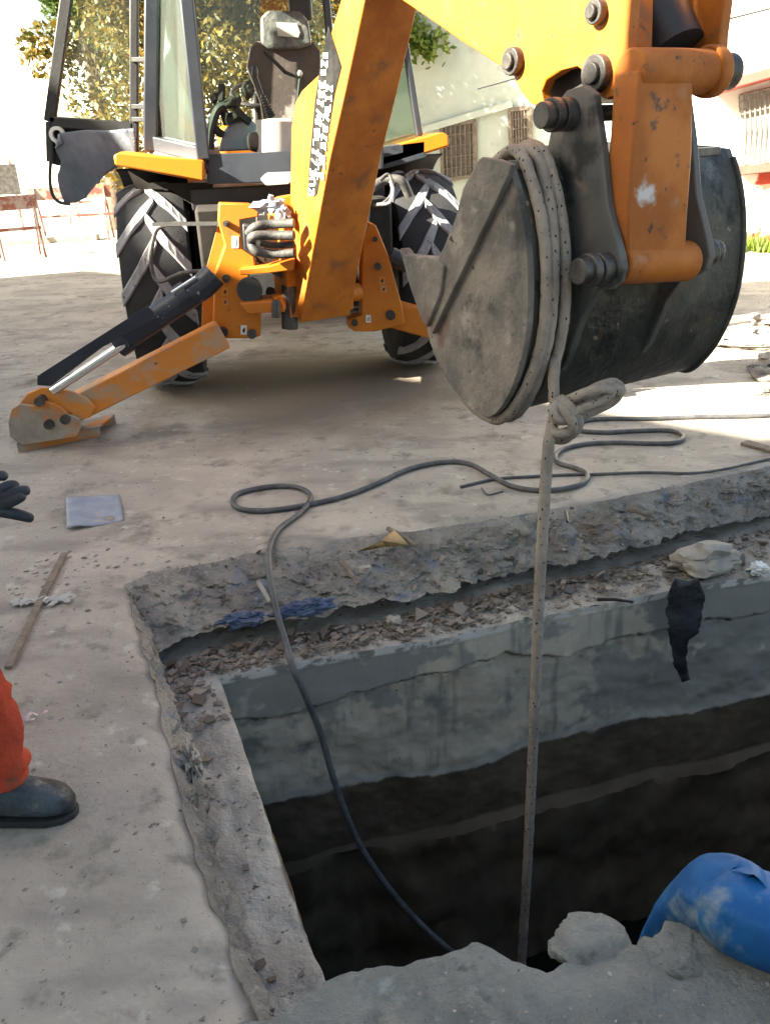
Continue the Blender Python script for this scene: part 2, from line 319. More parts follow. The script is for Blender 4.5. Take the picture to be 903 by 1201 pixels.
# ------------------------------------------------------------------ ground and pit
def resamp(pts, n):
    pts = [Vector(p) for p in pts]; d = [0]
    for i in range(1, len(pts)): d.append(d[-1]+(pts[i]-pts[i-1]).length)
    out = []; j = 0
    for k in range(n):
        s = d[-1]*k/(n-1)
        while j < len(pts)-2 and d[j+1] < s: j += 1
        t = (s-d[j])/max(1e-9, d[j+1]-d[j]); out.append(pts[j].lerp(pts[j+1], min(1, t)))
    return out
def poly2(left, back, z, nl=150, nb=420):
    l = resamp([(p[0], p[1], z) for p in left], nl); b = resamp([(p[0], p[1], z) for p in back], nb); return l + b[1:]
def gp(lst, z): return [G(x, y, z) for x, y in lst]
far = Vector((4.9, 5.05, 0))
lip_l = [Vector((.12, .25, 0))] + gp([(300,1190), (264,1100), (233,1016), (203,906), (182,806), (160,735), (145,682)], 0)
lip_b = gp([(145,682), (172,671), (250,657), (330,640), (400,629), (470,622), (560,610), (640,597), (760,575), (903,545)], 0) + [far]
n_l = Vector((-.93, -.37, 0)); n_b = Vector((-.29, .957, 0))
out_l = [p + n_l*.45 for p in lip_l[:-1]] + [lip_l[-1] + (n_l+n_b)*.45]
out_b = [lip_b[0] + (n_l+n_b)*.45] + [p + n_b*.45 for p in lip_b[1:]]
ZL = -.26
fb_l = [Vector((.16, .25, ZL))] + gp([(306,1184), (288,1110), (264,1039), (235,926), (207,850), (185,760)], -.18)
fb_b = gp([(185,760), (250,740), (330,724), (440,710), (520,690), (600,670), (700,655), (780,630), (903,600)], -.175) + [Vector((4.9, 4.75, 0))]
le_l = [Vector((.30, .25, ZL))] + gp([(378,1150), (258,795)], ZL)
le_b = gp([(258,795), (400,768), (540,745), (640,722), (800,690), (903,674)], ZL) + [Vector((4.9, 4.33, 0))]
def nrm(p, s): return Vector((noise.noise(p*s), noise.noise(p*s+Vector((31,7,3))), noise.noise(p*s+Vector((5,17,43)))))
rows = []   # (curve points, noise amp)
NL, NB = 150, 420
def row(l, b, z): return poly2(l, b, z, NL, NB)
O_ = row(out_l, out_b, 0); L_ = row(lip_l, lip_b, 0); B_ = row(fb_l, fb_b, -.175); E_ = row(le_l, le_b, ZL)
nC = len(O_)
def offs(cur, dl, db):
    out = []
    for i, p in enumerate(cur):
        w = min(1, max(0, (i-(NL-6))/12)); out.append(p + (n_l*dl)*(1-w) + (n_b*db)*w + ((n_l*dl + n_b*db)*.0))
    return out
def loft(curves, subs, disp):
    vs = []; R_ = 0
    for a in range(len(curves)-1):
        n = subs[a]
        for j in range(n + (1 if a == len(curves)-2 else 0)):
            t = j/n
            for i in range(nC): vs.append((curves[a][i].lerp(curves[a+1][i], t), a+t, i))
            R_ += 1
    pts = [disp(p, k, i) for (p, k, i) in vs]
    fs = [(r*nC+i, r*nC+i+1, (r+1)*nC+i+1, (r+1)*nC+i) for r in range(R_-1) for i in range(nC-1)]
    return pts, fs
def face_disp(p, k, i):
    q = p.copy()
    if k <= 1:            # top of the slab
        a = k**2*.012
        q.z += a*(noise.fractal(p*6, 1, 2, 5)) - (.012*max(0, (k-.93)/.07)) - abs(noise.noise(p*3))*max(0, k-.8)*.05
        if k > .85: s = (k-.85)/.15; q += Vector((noise.noise(p*9), noise.noise(p*9+Vector((9,2,4))), 0))*.022*s
    else:
        w = min(1, (k-1)*4)
        left = i < NL-8
        am = (.030 if left else .034)
        d = noise.fractal(Vector((p.x, p.y, p.z*1.4))*9, .7, 2.2, 7)*am*.8 + noise.fractal(p*30, .7, 2.1, 5)*.012 + (noise.cell(p*11+nrm(p,6)*1.5)-.5)*(.012 if left else .012)
        nn = n_l if left else n_b
        q += nn*d*w + Vector((noise.noise(p*9), noise.noise(p*9+Vector((9,2,4))), 0))*.022*(1-w)
        q.z += noise.fractal(p*14, .8, 2, 5)*.012*w
        if not left and 1.5 < k <= 2: q.z += .03*noise.noise(Vector((i*.05, 3, 1)))*(k-1.5)*2
        if k > 2: q.z = max(q.z, -.19)
    return q
under = [p for p in offs(B_, .03, .16)]; under = [Vector((p.x, p.y, -.185)) for p in under]
pts, fs = loft([O_, L_, B_, under], [22, 34, 6], face_disp)
gb = MB(); gb.add(pts, fs)
nslab = len(fs)
outer = [Vector((-250, -60, 0)), Vector((-250, 400, 0)), Vector((400, 400, 0)), Vector((400, -60, 0))]
hole = [Vector((p.x, p.y, 0)) for p in O_]
near_hole = [Vector((4.9+.13, 5.48, 0))]
hole2 = hole + [Vector((4.9, .25, 0))]
tr = tessellate_polygon([outer, hole2]); allp = outer + hole2
gb.add(allp, [tuple(t) for t in tr])
# faces on the broken side take the second material
for fi in range(nslab):
    r_ = fi//(nC-1)
    if r_ >= 22: gb.m[fi] = 1
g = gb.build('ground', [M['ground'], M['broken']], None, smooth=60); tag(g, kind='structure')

# ledge and walls of the pit
inner = [Vector((p.x, p.y, ZL)) for p in offs(B_, .06, .22)]
wallz = [ -.27, -.9, -1.55, -1.56, -2.6]
W1 = [Vector((p.x, p.y, ZL-.02)) for p in E_]
W2 = [Vector((p.x, p.y, -1.3)) for p in E_]
W3 = [Vector((p.x, p.y, -1.32)) for p in offs(E_, -.03, -.035)]
W4 = [Vector((p.x, p.y, -2.7)) for p in offs(E_, -.03, -.035)]
def ledge_disp(p, k, i):
    q = p.copy(); q.z += noise.fractal(p*5, 1, 2, 5)*.016 + noise.noise(p*22)*.006 - (.006 if k > .97 else 0)
    if k > .9: q += Vector((noise.noise(p*12), noise.noise(p*12+Vector((4,4,4))), 0))*.008
    return q
pts, fs = loft([inner, E_], [26], ledge_disp)
pw = empty('pit_wall', (0, 4, 0), 'grey rendered concrete wall lining the open pit, with a dirt covered ledge along its top', 'wall')
lm = MB(); lm.add(pts, fs); lm.build('ledge', M['ledge'], pw, smooth=60)
def wall_disp(p, k, i):
    q = p.copy(); left = i < NL-1; nn = n_l if left else n_b
    s = i*.0093
    zb = -.475 - .075*noise.fractal(Vector((s*2.2, 0, 0)), .8, 2.2, 7) - .05*noise.noise(Vector((s*.7, 4, 0)))
    zc = -.40 - .03*noise.noise(Vector((s*.9, 9, 0)))
    d = noise.fractal(p*3, 1, 2, 4)*.008
    if p.z < zb: d += .030 + .014*noise.noise(p*6) + .006*noise.fractal(p*16,1,2,4)
    if p.z > -1.29 and abs(p.z-zb) < .011: d += .03*(.5+noise.noise(Vector((s*9, 1, 1))))
    if k > 1.99: d += noise.fractal(p*2, 1, 2, 4)*.05
    q += nn*d
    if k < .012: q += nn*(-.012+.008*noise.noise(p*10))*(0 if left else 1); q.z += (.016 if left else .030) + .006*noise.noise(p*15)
    if 1.0 < k <= 2.0: q.z += .03*noise.noise(Vector((s, 2, 2)))
    return q
pts, fs = loft([W1, W2, W3, W4], [110, 4, 30], wall_disp)
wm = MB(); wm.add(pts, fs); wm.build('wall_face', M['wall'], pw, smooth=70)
wn = MB(); wn.box((2.6, 1.05, -1.4), (5.2, .1, 2.6)); wn.box((4.95, 2.7, -1.3), (.1, 3.4, 2.4)); wn.build('side_wall', M['mud'], pw)
wt = MB(); wt.add([(-1.2, .2, -2.3), (5.2, .2, -2.3), (5.2, 5.2, -2.3), (-1.2, 5.2, -2.3)], [(0,1,2,3)])
tag(wt.build('water', M['water'], None), kind='structure')

# near side of the pit: lumpy broken concrete
edge = gp([(270,1201), (300,1188), (345,1168), (378,1150), (430,1137), (480,1130), (530,1111), (560,1117), (600,1124), (640,1126), (690,1112), (740,1105), (800,1100), (860,1104), (903,1112)], .05) + [Vector((1.6, 1.32, .05)), Vector((3.2, 1.36, .05)), Vector((4.95, 1.4, .05))]
edge = [Vector((.02, .30, .05)), Vector((-.14, .8, .05))] + edge
ed = resamp(edge, 420); fm = MB(); vs = []; rr = 100
for j in range(rr):
    for i, p in enumerate(ed):
        if j < 16:      # front face, from deep up to the edge
            t = j/15; q = p.copy(); q.z = -.45 + .48*t; q.y -= .05*(1-t)
            q.y += noise.fractal(q*6, 1, 2, 5)*.05 ; q.x += noise.noise(q*8)*.02
        else:
            t = (j-15)/(rr-16); q = Vector((p.x+(.6-p.x)*t*.15, p.y+(-.35-p.y)*t, .035))
            sm = min(1, t*9)
            lump = noise.fractal(Vector((q.x*2.6, q.y*2.6, 1)), 1, 2, 6)*.055 + noise.fractal(Vector((q.x*9, q.y*9, 2)), .7, 2.1, 7)*.022 + (noise.cell(Vector((q.x*7, q.y*7, 0))+nrm(q,9)*1.5)-.5)*.012 + .01
            q.z += lump*sm - .004
            q.y += noise.fractal(Vector((p.x, p.y, 0))*6, 1, 2, 5)*.05*(1-sm)
            q.z -= .06*max(0, t-.7)/.3
            q.x += 0
        vs.append(q)
n = len(ed); fm.add(vs, [(j*n+i, j*n+i+1, (j+1)*n+i+1, (j+1)*n+i) for j in range(rr-1) for i in range(n-1)])
tag(fm.build('concrete_slab', M['fore'], None, smooth=70), 'pale lumpy concrete edge at the near side of the pit, under the blue pipe', 'slab')

def rock(name, c, r, m, label, seed, cat='rock', group=None, amp=.3, rotz=0, freq=1.3):
    b = MB(); b.blob((0,0,0), r, seed, amp, freq, 4); o = b.build(name, m, None, smooth=35); o.location = c; o.rotation_euler.z = rotz
    return tag(o, label, cat, group)
rock('rock', PY(692, 1106, 1.31), (.088, .07, .034), M['fore'], 'pale concrete lump on the pit edge just left of the blue pipe', 3, amp=.16)
rock('rock', PY(795, 1122, 1.27), (.09, .07, .035), M['fore'], 'low grey concrete lump on the pit edge under the fold of the blue pipe', 5)
rock('rock', G(826,656,-.19), (.175, .11, .075), M['stone'], 'large pale flat stone lying on the ledge under the broken slab at right', 8, rotz=.2, freq=.9)
rock('rock', G(462, 728, -.235), (.036, .03, .024), M['stone'], 'small whitish stone on the ledge below the slab left of the rope', 11)
rock('cement_lump', G(224,893,-.09), (.035,.065,.055), M['stone'], 'pale crumbly cement lump stuck on the broken left edge of the pit', 31, 'lump', amp=.5, rotz=.4, freq=2.2)
rock('rock', G(428,668,-.05), (.03, .02, .02), M['stone'], 'small grey stone lodged in the broken slab face between cable and rope', 12)

# loose debris: chips and leaves on the ledge, crumbs on the ground
db = MB()
def chip(m, c, s, tilt=.5):
    a = random.random()*6.28; k = random.choice((3, 4, 4, 5)); ax = Vector((random.uniform(-1,1)*tilt, random.uniform(-1,1)*tilt, 1)).normalized()
    x = ax.orthogonal().normalized(); y = ax.cross(x); el = random.uniform(.35, 1)
    top = [Vector(c)+x*math.cos(a+6.283*i/k)*s*random.uniform(.6,1.1)+y*math.sin(a+6.283*i/k)*s*el+ax*s*.12 for i in range(k)]
    bot = [p-ax*s*.16 for p in top]
    n = len(m.v); m.v += top+bot; m.f.append(tuple(range(n, n+k))); m.m.append(0); m.f.append(tuple(range(n+k, n+2*k))[::-1]); m.m.append(0)
    for i in range(k): m.f.append((n+i, n+(i+1) % k, n+k+(i+1) % k, n+k+i)); m.m.append(0)
for i in range(3600):
    j = min(nC-1, max(0, int(random.triangular(NL-26, nC-60, NL+20)))) if random.random() < .93 else random.randrange(20, nC-1)
    t = .10+random.random()**(2.0 if j > NL+60 else 1.2)*.82; p = B_[j].lerp(E_[j], t)+Vector((random.uniform(-.01,.01),)*3)
    chip(db, (p.x, p.y, ZL+.006+.012*random.random()), random.choice((.004,.006,.009,.012,.017,.026))*random.uniform(.7,1.2)*(1.2-t*.5), .35)
for i in range(60):
    j = min(nC-1, max(0, int(random.triangular(NL-22, nC-60, NL+15)))); t = .15+random.random()*.7; p = B_[j].lerp(E_[j], t); n0_ = len(db.v)
    chip(db, (p.x, p.y, ZL+.02+.012*random.random()), random.uniform(.022, .045), .8)
    for q_i in range(n0_, len(db.v)): pass
for i in range(420):
    j = random.randrange(NL-10, nC-1); t = random.random(); p = L_[j].lerp(B_[j], t)
    chip(db, (p.x-n_b.x*.0, p.y-.012, p.z*1.0+.005), random.uniform(.006, .02), .9)
tag(db.build('rubble', M['debris'], None, smooth=0), 'fine chips of concrete and dead leaves strewn over the pit ledge', 'rubble', kind='stuff')
pb = MB()
for i in range(2600):
    y = random.uniform(.6, 9)**1; x = random.uniform(-.55, .5)*y*1.1 - (.4 if random.random() < .5 else 0)
    if y < 4.2 and x > -1.15+ (3.1-y)*.40: continue
    chip(pb, (x, y, .001), random.choice((.003, .004, .006, .009)) * random.uniform(.7, 1.4), .2)
for k in range(700):
    chip(pb, (random.uniform(-.1, 1.3), random.uniform(.75, 1.22), .052+.03*random.random()), random.choice((.002,.003,.005))*random.uniform(.7,1.4), .4)
for k in range(220):
    c = random.choice(((-1.35, 2.0, .12), (-1.35, 3.2, .2), (-1.2, 3.35, .2), (3.0, 6.2, .6), (2.6, 4.9, .3)))
    chip(pb, (random.gauss(c[0], c[2]), random.gauss(c[1], c[2]), .002), random.uniform(.004, .016), .3)
tag(pb.build('gravel', M['pebble'], None, smooth=0), 'crumbs of dirt and gravel scattered on the dusty ground', 'gravel', kind='stuff')

# ------------------------------------------------------------------ backhoe loader
YAW = math.atan2(.3, 1.81)
WL = Vector((-1.50, 6.25, .70)); WR = Vector((.31, 6.55, .70))
AX = (WR-WL).normalized(); FW = Vector((-AX.y, AX.x, 0)); MO = (WL+WR)/2; MO.z = 0
UPZ = Vector((0,0,1))
def mp(a, f, z): return MO + AX*a + FW*f + UPZ*z
MROT = Matrix((AX, FW, UPZ)).transposed()
bh = empty('backhoe_loader', MO, 'orange backhoe loader behind the pit, its digging arm and bucket reaching forward', 'backhoe')
# wheels
def wheel(c, Rr, wd_, nl, side=1, lug=.045):
    wt = MB(); hw = wd_/2; prof = [(-hw*.55, Rr*.50), (-hw*.95, Rr*.62), (-hw, Rr*.78), (-hw*.93, Rr*.92), (-hw*.6, Rr*.965), (0, Rr*.975), (hw*.6, Rr*.965), (hw*.93, Rr*.92), (hw, Rr*.78), (hw*.95, Rr*.62), (hw*.55, Rr*.50)]
    wt.lathe(prof, c, AX, 48, closed=True); return wt
def lugs(c, Rr, wd_, nl, lug=.045):
    lb = MB(); hw = wd_/2; x = -FW; 
    def pt(ang, h, r): return c + AX*h + (UPZ*math.cos(ang) - FW*math.sin(ang))*r
    for s in (-1, 1):
        for k in range(nl):
            a0 = 2*math.pi*(k+(.5 if s > 0 else 0))/nl; step = 2*math.pi/nl
            # from centre (advanced) to shoulder (behind)
            segs = 6; th = (.056 if Rr > .6 else .03)/Rr; prev = None; vs = []
            for j in range(segs+1):
                t = j/segs; h = s*(-.03 + (hw*1.0+.03)*t); a = a0 + t**.85*step*1.15
                r_out = Rr*(1.0 - .05*max(0, t-.55)/.45*1.3); r_in = Rr*.95 - (.05*Rr*max(0, t-.6)/.4)
                w_ = th*(.9 if j == 0 else 1.25 if j <= 2 else 1.0)
                vs += [pt(a-w_, h, r_in), pt(a-w_*.8, h, r_out), pt(a+w_*.8, h, r_out), pt(a+w_, h, r_in)]
            fs = [(j*4+q, j*4+q+1, j*4+5+q, j*4+4+q) for j in range(segs) for q in range(3)] + [(0,1,2,3), (segs*4+3, segs*4+2, segs*4+1, segs*4)]
            lb.add(vs, fs)
    return lb
def rim(c, Rr, side, wd_):
    rb = MB(); s = side; rb.lathe([(-s*wd_*.25, 0), (-s*wd_*.25, Rr*.42), (-s*wd_*.3, Rr*.50), (s*wd_*.27, Rr*.50), (s*wd_*.27, Rr*.45), (s*.02, Rr*.38), (s*.02, Rr*.18), (s*.08, Rr*.14), (s*.08, 0)], c, AX, 36)
    for k in range(8): a = k*.785; p = c+(UPZ*math.cos(a)+FW*math.sin(a))*Rr*.25; rb.cyl(p+AX*s*.01, p+AX*s*.05, .018, n=8)
    return rb
def add_wheel(name, c, Rr, wd_, nl, side):
    w = empty(name, (0,0,0), None, None); w.parent = bh; w.location = c - MO
    # children meshes of an empty wheel
    w0 = wheel(c, Rr, wd_, nl).build('tyre', M['rubber'], w, smooth=50)
    lugs(c, Rr, wd_, nl).build('tread', M['lug'], w, smooth=0, bevel=.006, seg=1)
    rim(c, Rr, side, wd_).build('rim', M['offwhite'], w, smooth=40)
    return w
add_wheel('rear_wheel', WL, .70, .46, 13, -1); add_wheel('rear_wheel', WR, .70, .46, 13, 1)
add_wheel('front_wheel', mp(-.85, 2.2, .46), .46, .32, 17, -1); add_wheel('front_wheel', mp(.85, 2.2, .46), .46, .32, 17, 1)
# chassis, axle, engine hood, loader
b = MB(); b.box(mp(0, 1.0, .78), (.62, 3.2, .38), MROT); b.box(mp(0, 0, .70), (1.35, .28, .30), MROT); b.cyl(mp(-.7,0,.7), mp(.7,0,.7), .13); b.box(mp(0,2.2,.5),(1.4,.16,.16),MROT)
b.box(mp(0, -.42, 1.05), (1.25, .5, .42), MROT); b.box(mp(-.52, .5, .85), (.35, .9, .5), MROT); b.box(mp(.52, .5, .85), (.35, .9, .5), MROT)
b.build('chassis', M['dark'], bh, bevel=.02)
b = MB(); b.prism([mp(-.42,.95,1.75), mp(.42,.95,1.75), mp(.42,.95,.95), mp(-.42,.95,.95)], FW*1.5); b.build('engine_hood', M['orange'], bh, bevel=.05, seg=3)
b = MB(); b.box(mp(0, 2.5, 1.25), (.86, .08, .8), MROT); b.build('front_grille', M['black'], bh, bevel=.02)
for s in (-1, 1):
    b = MB(); b.prism([mp(s*.62,.9,1.25), mp(s*.62,.9,1.55), mp(s*.62,2.2,1.35), mp(s*.62,3.2,.62), mp(s*.62,3.15,.40), mp(s*.62,2.1,1.05)], AX*s*.09); b.build('loader_arm', M['orange'], bh, bevel=.01)
b = MB(); pr_ = [(3.15,.9),(3.2,.45),(3.35,.22),(3.9,.12),(3.9,.15),(3.4,.26),(3.26,.47),(3.21,.9)]
b.prism([mp(-1.15, f, z) for f, z in pr_], AX*2.3)
for s in (-1.15, 1.12): b.prism([mp(s, f, z) for f, z in [(3.15,.9),(3.2,.45),(3.35,.22),(3.9,.12),(3.6,.6)]], AX*.03)
b.build('loader_bucket', M['orange'], bh, bevel=.004)
# cab : body points in machine coordinates
def pl(pts, Y): return [PY(x, y, Y) for x, y in pts]
cabfl = MB(); cabfl.box(mp(0, .45, 1.28), (1.30, 1.5, .16), MROT); cabfl.build('cab_floor', M['black'], bh, bevel=.01)
b = MB(); q = pl([(243,181), (348,177), (348,213), (243,216)], 5.95); b.prism(q, FW*.10)
q2 = pl([(445,172), (500,165), (500,185), (445,200)], 6.15); b.prism(q2, FW*.1); q3 = pl([(346,178),(450,172),(450,198),(346,212)], 6.05); b.prism(q3, FW*.08)
b.build('rear_sill', M['cabframe'], bh, bevel=.012)
RL, RR_, FL, FR = mp(-.62, -.3, 1.5), mp(.62, -.3, 1.5), mp(-.55, 1.15, 1.4), mp(.55, 1.15, 1.4)
top = 2.85
def post(name, a, b_, w=.06, d=.07, m='cabframe', up=None):
    x = MB(); x.beam(a, b_, w, d, up=FW if up is None else up); return x.build(name, M[m], bh, bevel=.012)
pA0 = PY(239, 188, 5.95); pA1 = PY(213, -60, 5.98)           # inner rear post beside the seat
post('cab_post', pA0, pA1, .085, .07)
pB0 = PY(177, 178, 6.2); pB1 = PY(179, -60, 6.22)
post('cab_post', pB0, pB1, .09, .08)
x = MB(); x.prism([PY(176,172,6.2), PY(240,186,5.95), PY(246,200,5.94), PY(172,180,6.2)], FW*.06); x.beam(PY(180,168,6.2), PY(240,182,5.96), .05, .09); x.build('window_sill', M['cabframe'], bh, bevel=.008)
x = MB(); x.prism([PY(182,165,6.22), PY(236,178,6.0), PY(211,-60,6.02), PY(184,-60,6.25)], FW*.008); x.build('quarter_window', M['glass'], bh)
pC0 = PY(492, 160, 6.3); pC1 = PY(462, -30, 6.3)
post('cab_post', pC0, pC1, .045, .05)
post('cab_post', FL, FL+Vector((.05,0,1.45)), .06, .06); post('cab_post', FR, FR+Vector((-.05,0,1.45)), .06, .06)
x = MB(); x.prism([PY(450,185,6.28), PY(490,160,6.3), PY(466,-30,6.3), PY(440,-30,6.2)], FW*.008); x.build('side_window', M['glass'], bh)
x = MB(); x.box(mp(-.0, 1.18, 2.2), (1.1, .008, 1.25), MROT); x.build('windscreen', M['glass_clear'], bh)
x = MB(); x.box(mp(0, .45, 2.93), (1.5, 1.9, .12), MROT); x.build('cab_roof', M['orange'], bh, bevel=.05, seg=3)
x = MB(); x.box(mp(0, 1.15, 2.76), (1.2, .1, .2), MROT); x.box(mp(0,1.15,1.5), (1.2,.06,.2), MROT); build_split(x, 'windscreen_frame', M['black'], bh, bevel=.01)
# mudguards
def guard(pts, Y, depth, inner_side):
    x = MB(); x.prism(pl(pts, Y), FW*depth); return x
gl = MB(); qa = pl([(133,182), (142,178), (240,188), (240,211), (236,213), (135,194)], 5.85); gl.prism(qa, FW*.95); o = gl.build('mudguard', M['orange'], bh, bevel=.015)
gl = MB(); qa = pl([(440,177), (520,155), (527,160), (527,172), (440,199)], 6.15); gl.prism(qa, FW*.95); gl.build('mudguard', M['orange'], bh, bevel=.015)
# dark wheel arch liner
for cc, s in ((WL, 1), (WR, -1)):
    x = MB(); pts_ = []
    for k in range(13):
        a = R(8+k*6); pts_.append((a))
    for r0 in (.80,):
        vs = []
        for a in pts_:
            p = cc + (UPZ*math.cos(a)+FW*math.sin(a))*r0; vs += [p-AX*.22, p+AX*.24]
        x.add(vs, [(2*i, 2*i+1, 2*i+3, 2*i+2) for i in range(12)])
    o = x.build('wheel_arch', M['dark'], bh); md = o.modifiers.new('t', 'SOLIDIFY'); md.thickness = .01
x = MB(); x.prism(pl([(175,215),(250,214),(250,330),(232,330),(225,240),(200,222),(160,222),(150,200)], 6.05), FW*.02); x.build('splash_plate', M['dark'], bh)
# open door at left
dr = empty('door', (0,0,0), None, None); dr.parent = bh; dr.location = PY(160, 100, 6.3)-MO; dr['label'] = 'open cab door swung out to the left, its lower half wrapped in grey plastic'
x = MB(); Yd = 6.3
for a_, b_, w in (((84,-40),(59,143),.075), ((158,-40),(158,180),.055), ((59,143),(158,150),.07), ((59,143),(60,190),.05)):
    x.beam(PY(*a_, Yd), PY(*b_, Yd), w, .045, up=(0,1,0))
x.prism(pl([(58,142),(158,148),(158,156),(110,158),(78,175),(70,195),(60,192),(56,160)], Yd+.02), (0,.03,0)); x.build('door_frame', M['black'], dr, bevel=.008)
x = MB(); x.prism(pl([(84,-40),(158,-40),(158,146),(62,140)], Yd), (0,.008,0)); x.build('pane', M['glass_clear'], dr)
x = MB(); x.lathe([(0,.03),(0,.052),(.03,.052),(.03,.03)], PY(67,158,Yd-.05), (0,1,0), 20, closed=True); x.build('latch', M['white'], dr)
cov = [(72,156),(100,152),(130,153),(160,150),(161,183),(146,190),(133,198),(122,207),(108,220),(100,232),(88,238),(76,238),(70,222),(66,205),(70,190),(64,176),(76,168)]
x = MB(); cp = [PY(a, b_, Yd-.06) for a, b_ in cov]; bm = bmesh.new(); fv = [bm.verts.new(p) for p in cp]; bm.faces.new(fv)
bmesh.ops.triangulate(bm, faces=bm.faces[:]); 
for _ in range(4): bmesh.ops.subdivide_edges(bm, edges=[e for e in bm.edges if e.calc_length() > .03], cuts=1, use_grid_fill=True)
bmesh.ops.triangulate(bm, faces=bm.faces[:])
for v in bm.verts:
    d = .07*noise.noise(Vector((v.co.x*5+v.co.z*2, 1, v.co.z*2))) + .02*noise.noise(Vector((v.co.x*22+v.co.z*9, 2, v.co.z*3))); v.co.y += d
bm.verts.ensure_lookup_table(); bm.verts.index_update(); x.add([v.co.copy() for v in bm.verts], [tuple(v.index for v in f.verts) for f in bm.faces]); bm.free()
o = x.build('plastic_cover', M['cloth'], dr, smooth=60); md = o.modifiers.new('t', 'SOLIDIFY'); md.thickness = .01; md.offset = 1
x = MB(); x.tube(catmull([PY(60,188,Yd-.08), PY(59,210,Yd-.08), PY(62,228,Yd-.08), PY(70,237,Yd-.08), PY(82,239,Yd-.08)]), .012, 8); x.build('strap', M['black'], dr)
# hinges
x = MB(); 
for yy in (125, 140, 70): x.beam(PY(156,yy,6.28), PY(174,yy,6.22), .03, .03)
build_split(x, 'hinge', M['black'], bh, bevel=.004)
# seat and controls
Ys = 6.55
seat = MB(); seat.prism(pl([(294,55),(300,48),(330,47),(368,50),(376,60),(376,95),(364,120),(358,158),(312,158),(306,120),(290,78)], Ys), FW*.14); so_ = seat.build('seat_back', M['seat'], bh, bevel=.03, seg=3)
x = MB(); x.prism(pl([(306,20),(314,12),(352,13),(362,24),(366,52),(352,57),(316,58),(307,50)], Ys-.05), FW*.13); x.build('headrest', M['seatw'], bh, bevel=.03, seg=3)
x = MB(); x.prism(pl([(324,26),(348,27),(352,38),(350,44),(326,42)], Ys-.06), FW*.004); x.build('headrest_panel', M['offwhite'], bh)
x = MB(); x.box(PY(335,165,Ys-.2), (.52,.5,.12), MROT); x.build('seat_cushion', M['seat'], bh, bevel=.04, seg=3)
x = MB(); x.tube([PY(310,60,Ys-.08), PY(335,85,Ys-.08), PY(352,92,Ys-.08), PY(348,128,Ys-.08)], .014, 6); x.build('seat_belt', M['black'], bh)
x = MB(); x.blob(PY(352,86,Ys-.1), (.018,.018,.02), 2, .05); x.build('buckle', M['white'], bh)
x = MB(); p0 = PY(325,180,6.15); p1 = PY(325,142,6.15); x.tube([p0, p1, p1+Vector((0,0,.015))], [.14, .132, .10], 28); x.build('control_pod', M['offwhite'], bh)
x = MB(); a_ = PY(319,138,6.15); b_ = PY(308,112,6.15); pts_ = []; rs = []
for k in range(17): pts_.append(a_.lerp(b_, k/16)); rs.append((.034 if k % 2 else .024)*(1-.45*k/16))
x.tube(pts_, rs, 14); x.tube([b_, PY(300,88,6.12)], .01, 8); x.build('control_lever', M['black'], bh)
x = MB(); x.blob(PY(299,84,6.12), (.022,.022,.04), 2, .05); x.build('lever_knob', M['black'], bh)
x = MB()
x.prism(pl([(256,178),(262,155),(272,140),(290,135),(303,148),(305,165),(298,176)], 6.35), FW*.2)
x.build('side_console', M['bluegrey'], bh, bevel=.02)
x = MB()
for k in range(9):
    a_ = (random.uniform(248,300), random.uniform(110,175)); x.beam(PY(*a_, 6.3), PY(a_[0]+random.uniform(-22,22), a_[1]+random.uniform(-22,22), 6.35), .035, .045)
x.blob(PY(291,105,6.3), (.05,.05,.06), 4, .3); x.blob(PY(270,120,6.3), (.06,.05,.04), 6, .3); build_split(x, 'control_lever', M['dark'], bh, bevel=.005)
x = MB(); x.tube(catmull([PY(246,175,6.3), PY(248,150,6.3), PY(256,128,6.3), PY(268,122,6.3)]), .03, 8); x.build('armrest', M['black'], bh)
# steering wheel at the front
x = MB(); cc = mp(-.1, .8, 1.95); x.lathe([(.0+.016*math.cos(t*.785), .19+.016*math.sin(t*.785)) for t in range(8)], cc, (FW*-.5+UPZ), 28, closed=True); x.cyl(cc, mp(-.1, 1.05, 1.45), .03); x.build('steering_wheel', M['black'], bh)
x = MB(); x.box(PY(352, 8, 6.9), (.16,.1,.18), MROT); x.build('mirror', M['black'], bh, bevel=.02)

# rear frame
YF = 5.15
fr = MB(); fl = [(257,238),(293,239),(304,247),(304,254),(282,258),(284,292),(299,302),(300,313),(293,322),(289,334),(292,348),(303,354),(307,360),(306,394),(298,397),(256,397),(250,386),(252,323),(264,288),(256,260)]
fr.prism(pl(fl, YF), (-.02,.10,0))
fr.build('stabilizer_frame', M['orange'], bh, bevel=.008)
x = MB(); x.prism(pl([(256,262),(268,290),(253,325),(251,395),(236,405),(238,330)], YF+.10), (0,.05,0)); x.build('frame_flange', M['orange'], bh, bevel=.005)
frr = MB(); frp = [(426,258),(441,264),(457,303),(465,335),(472,360),(476,380),(440,389),(416,389),(409,384),(409,375),(424,370),(424,330)]
frr.prism(pl(frp, 5.45), (-.02,.12,0)); frr.build('stabilizer_frame', M['orange'], bh, bevel=.008)
x = MB()
for pts_ in ([(280,316),(312,313),(345,304),(345,317),(314,321),(282,323)], [(281,356),(330,353),(334,358),(334,366),(290,368)]):
    x.prism(pl(pts_, 5.05), (0,.25,0))
x.prism(pl([(322,232),(345,228),(345,262),(322,262)], 5.2), (0,.1,0))
build_split(x, 'swing_bracket', M['orange'], bh, bevel=.006)
x = MB(); x.prism(pl([(284,262),(312,268),(312,310),(300,300),(286,294)], 5.08), (0,.06,0)); x.prism(pl([(280,322),(345,318),(345,356),(284,356)], 5.45), (0,.3,0)); x.prism(pl([(300,250),(350,250),(350,330),(300,330)], 5.5), (0,.2,0))
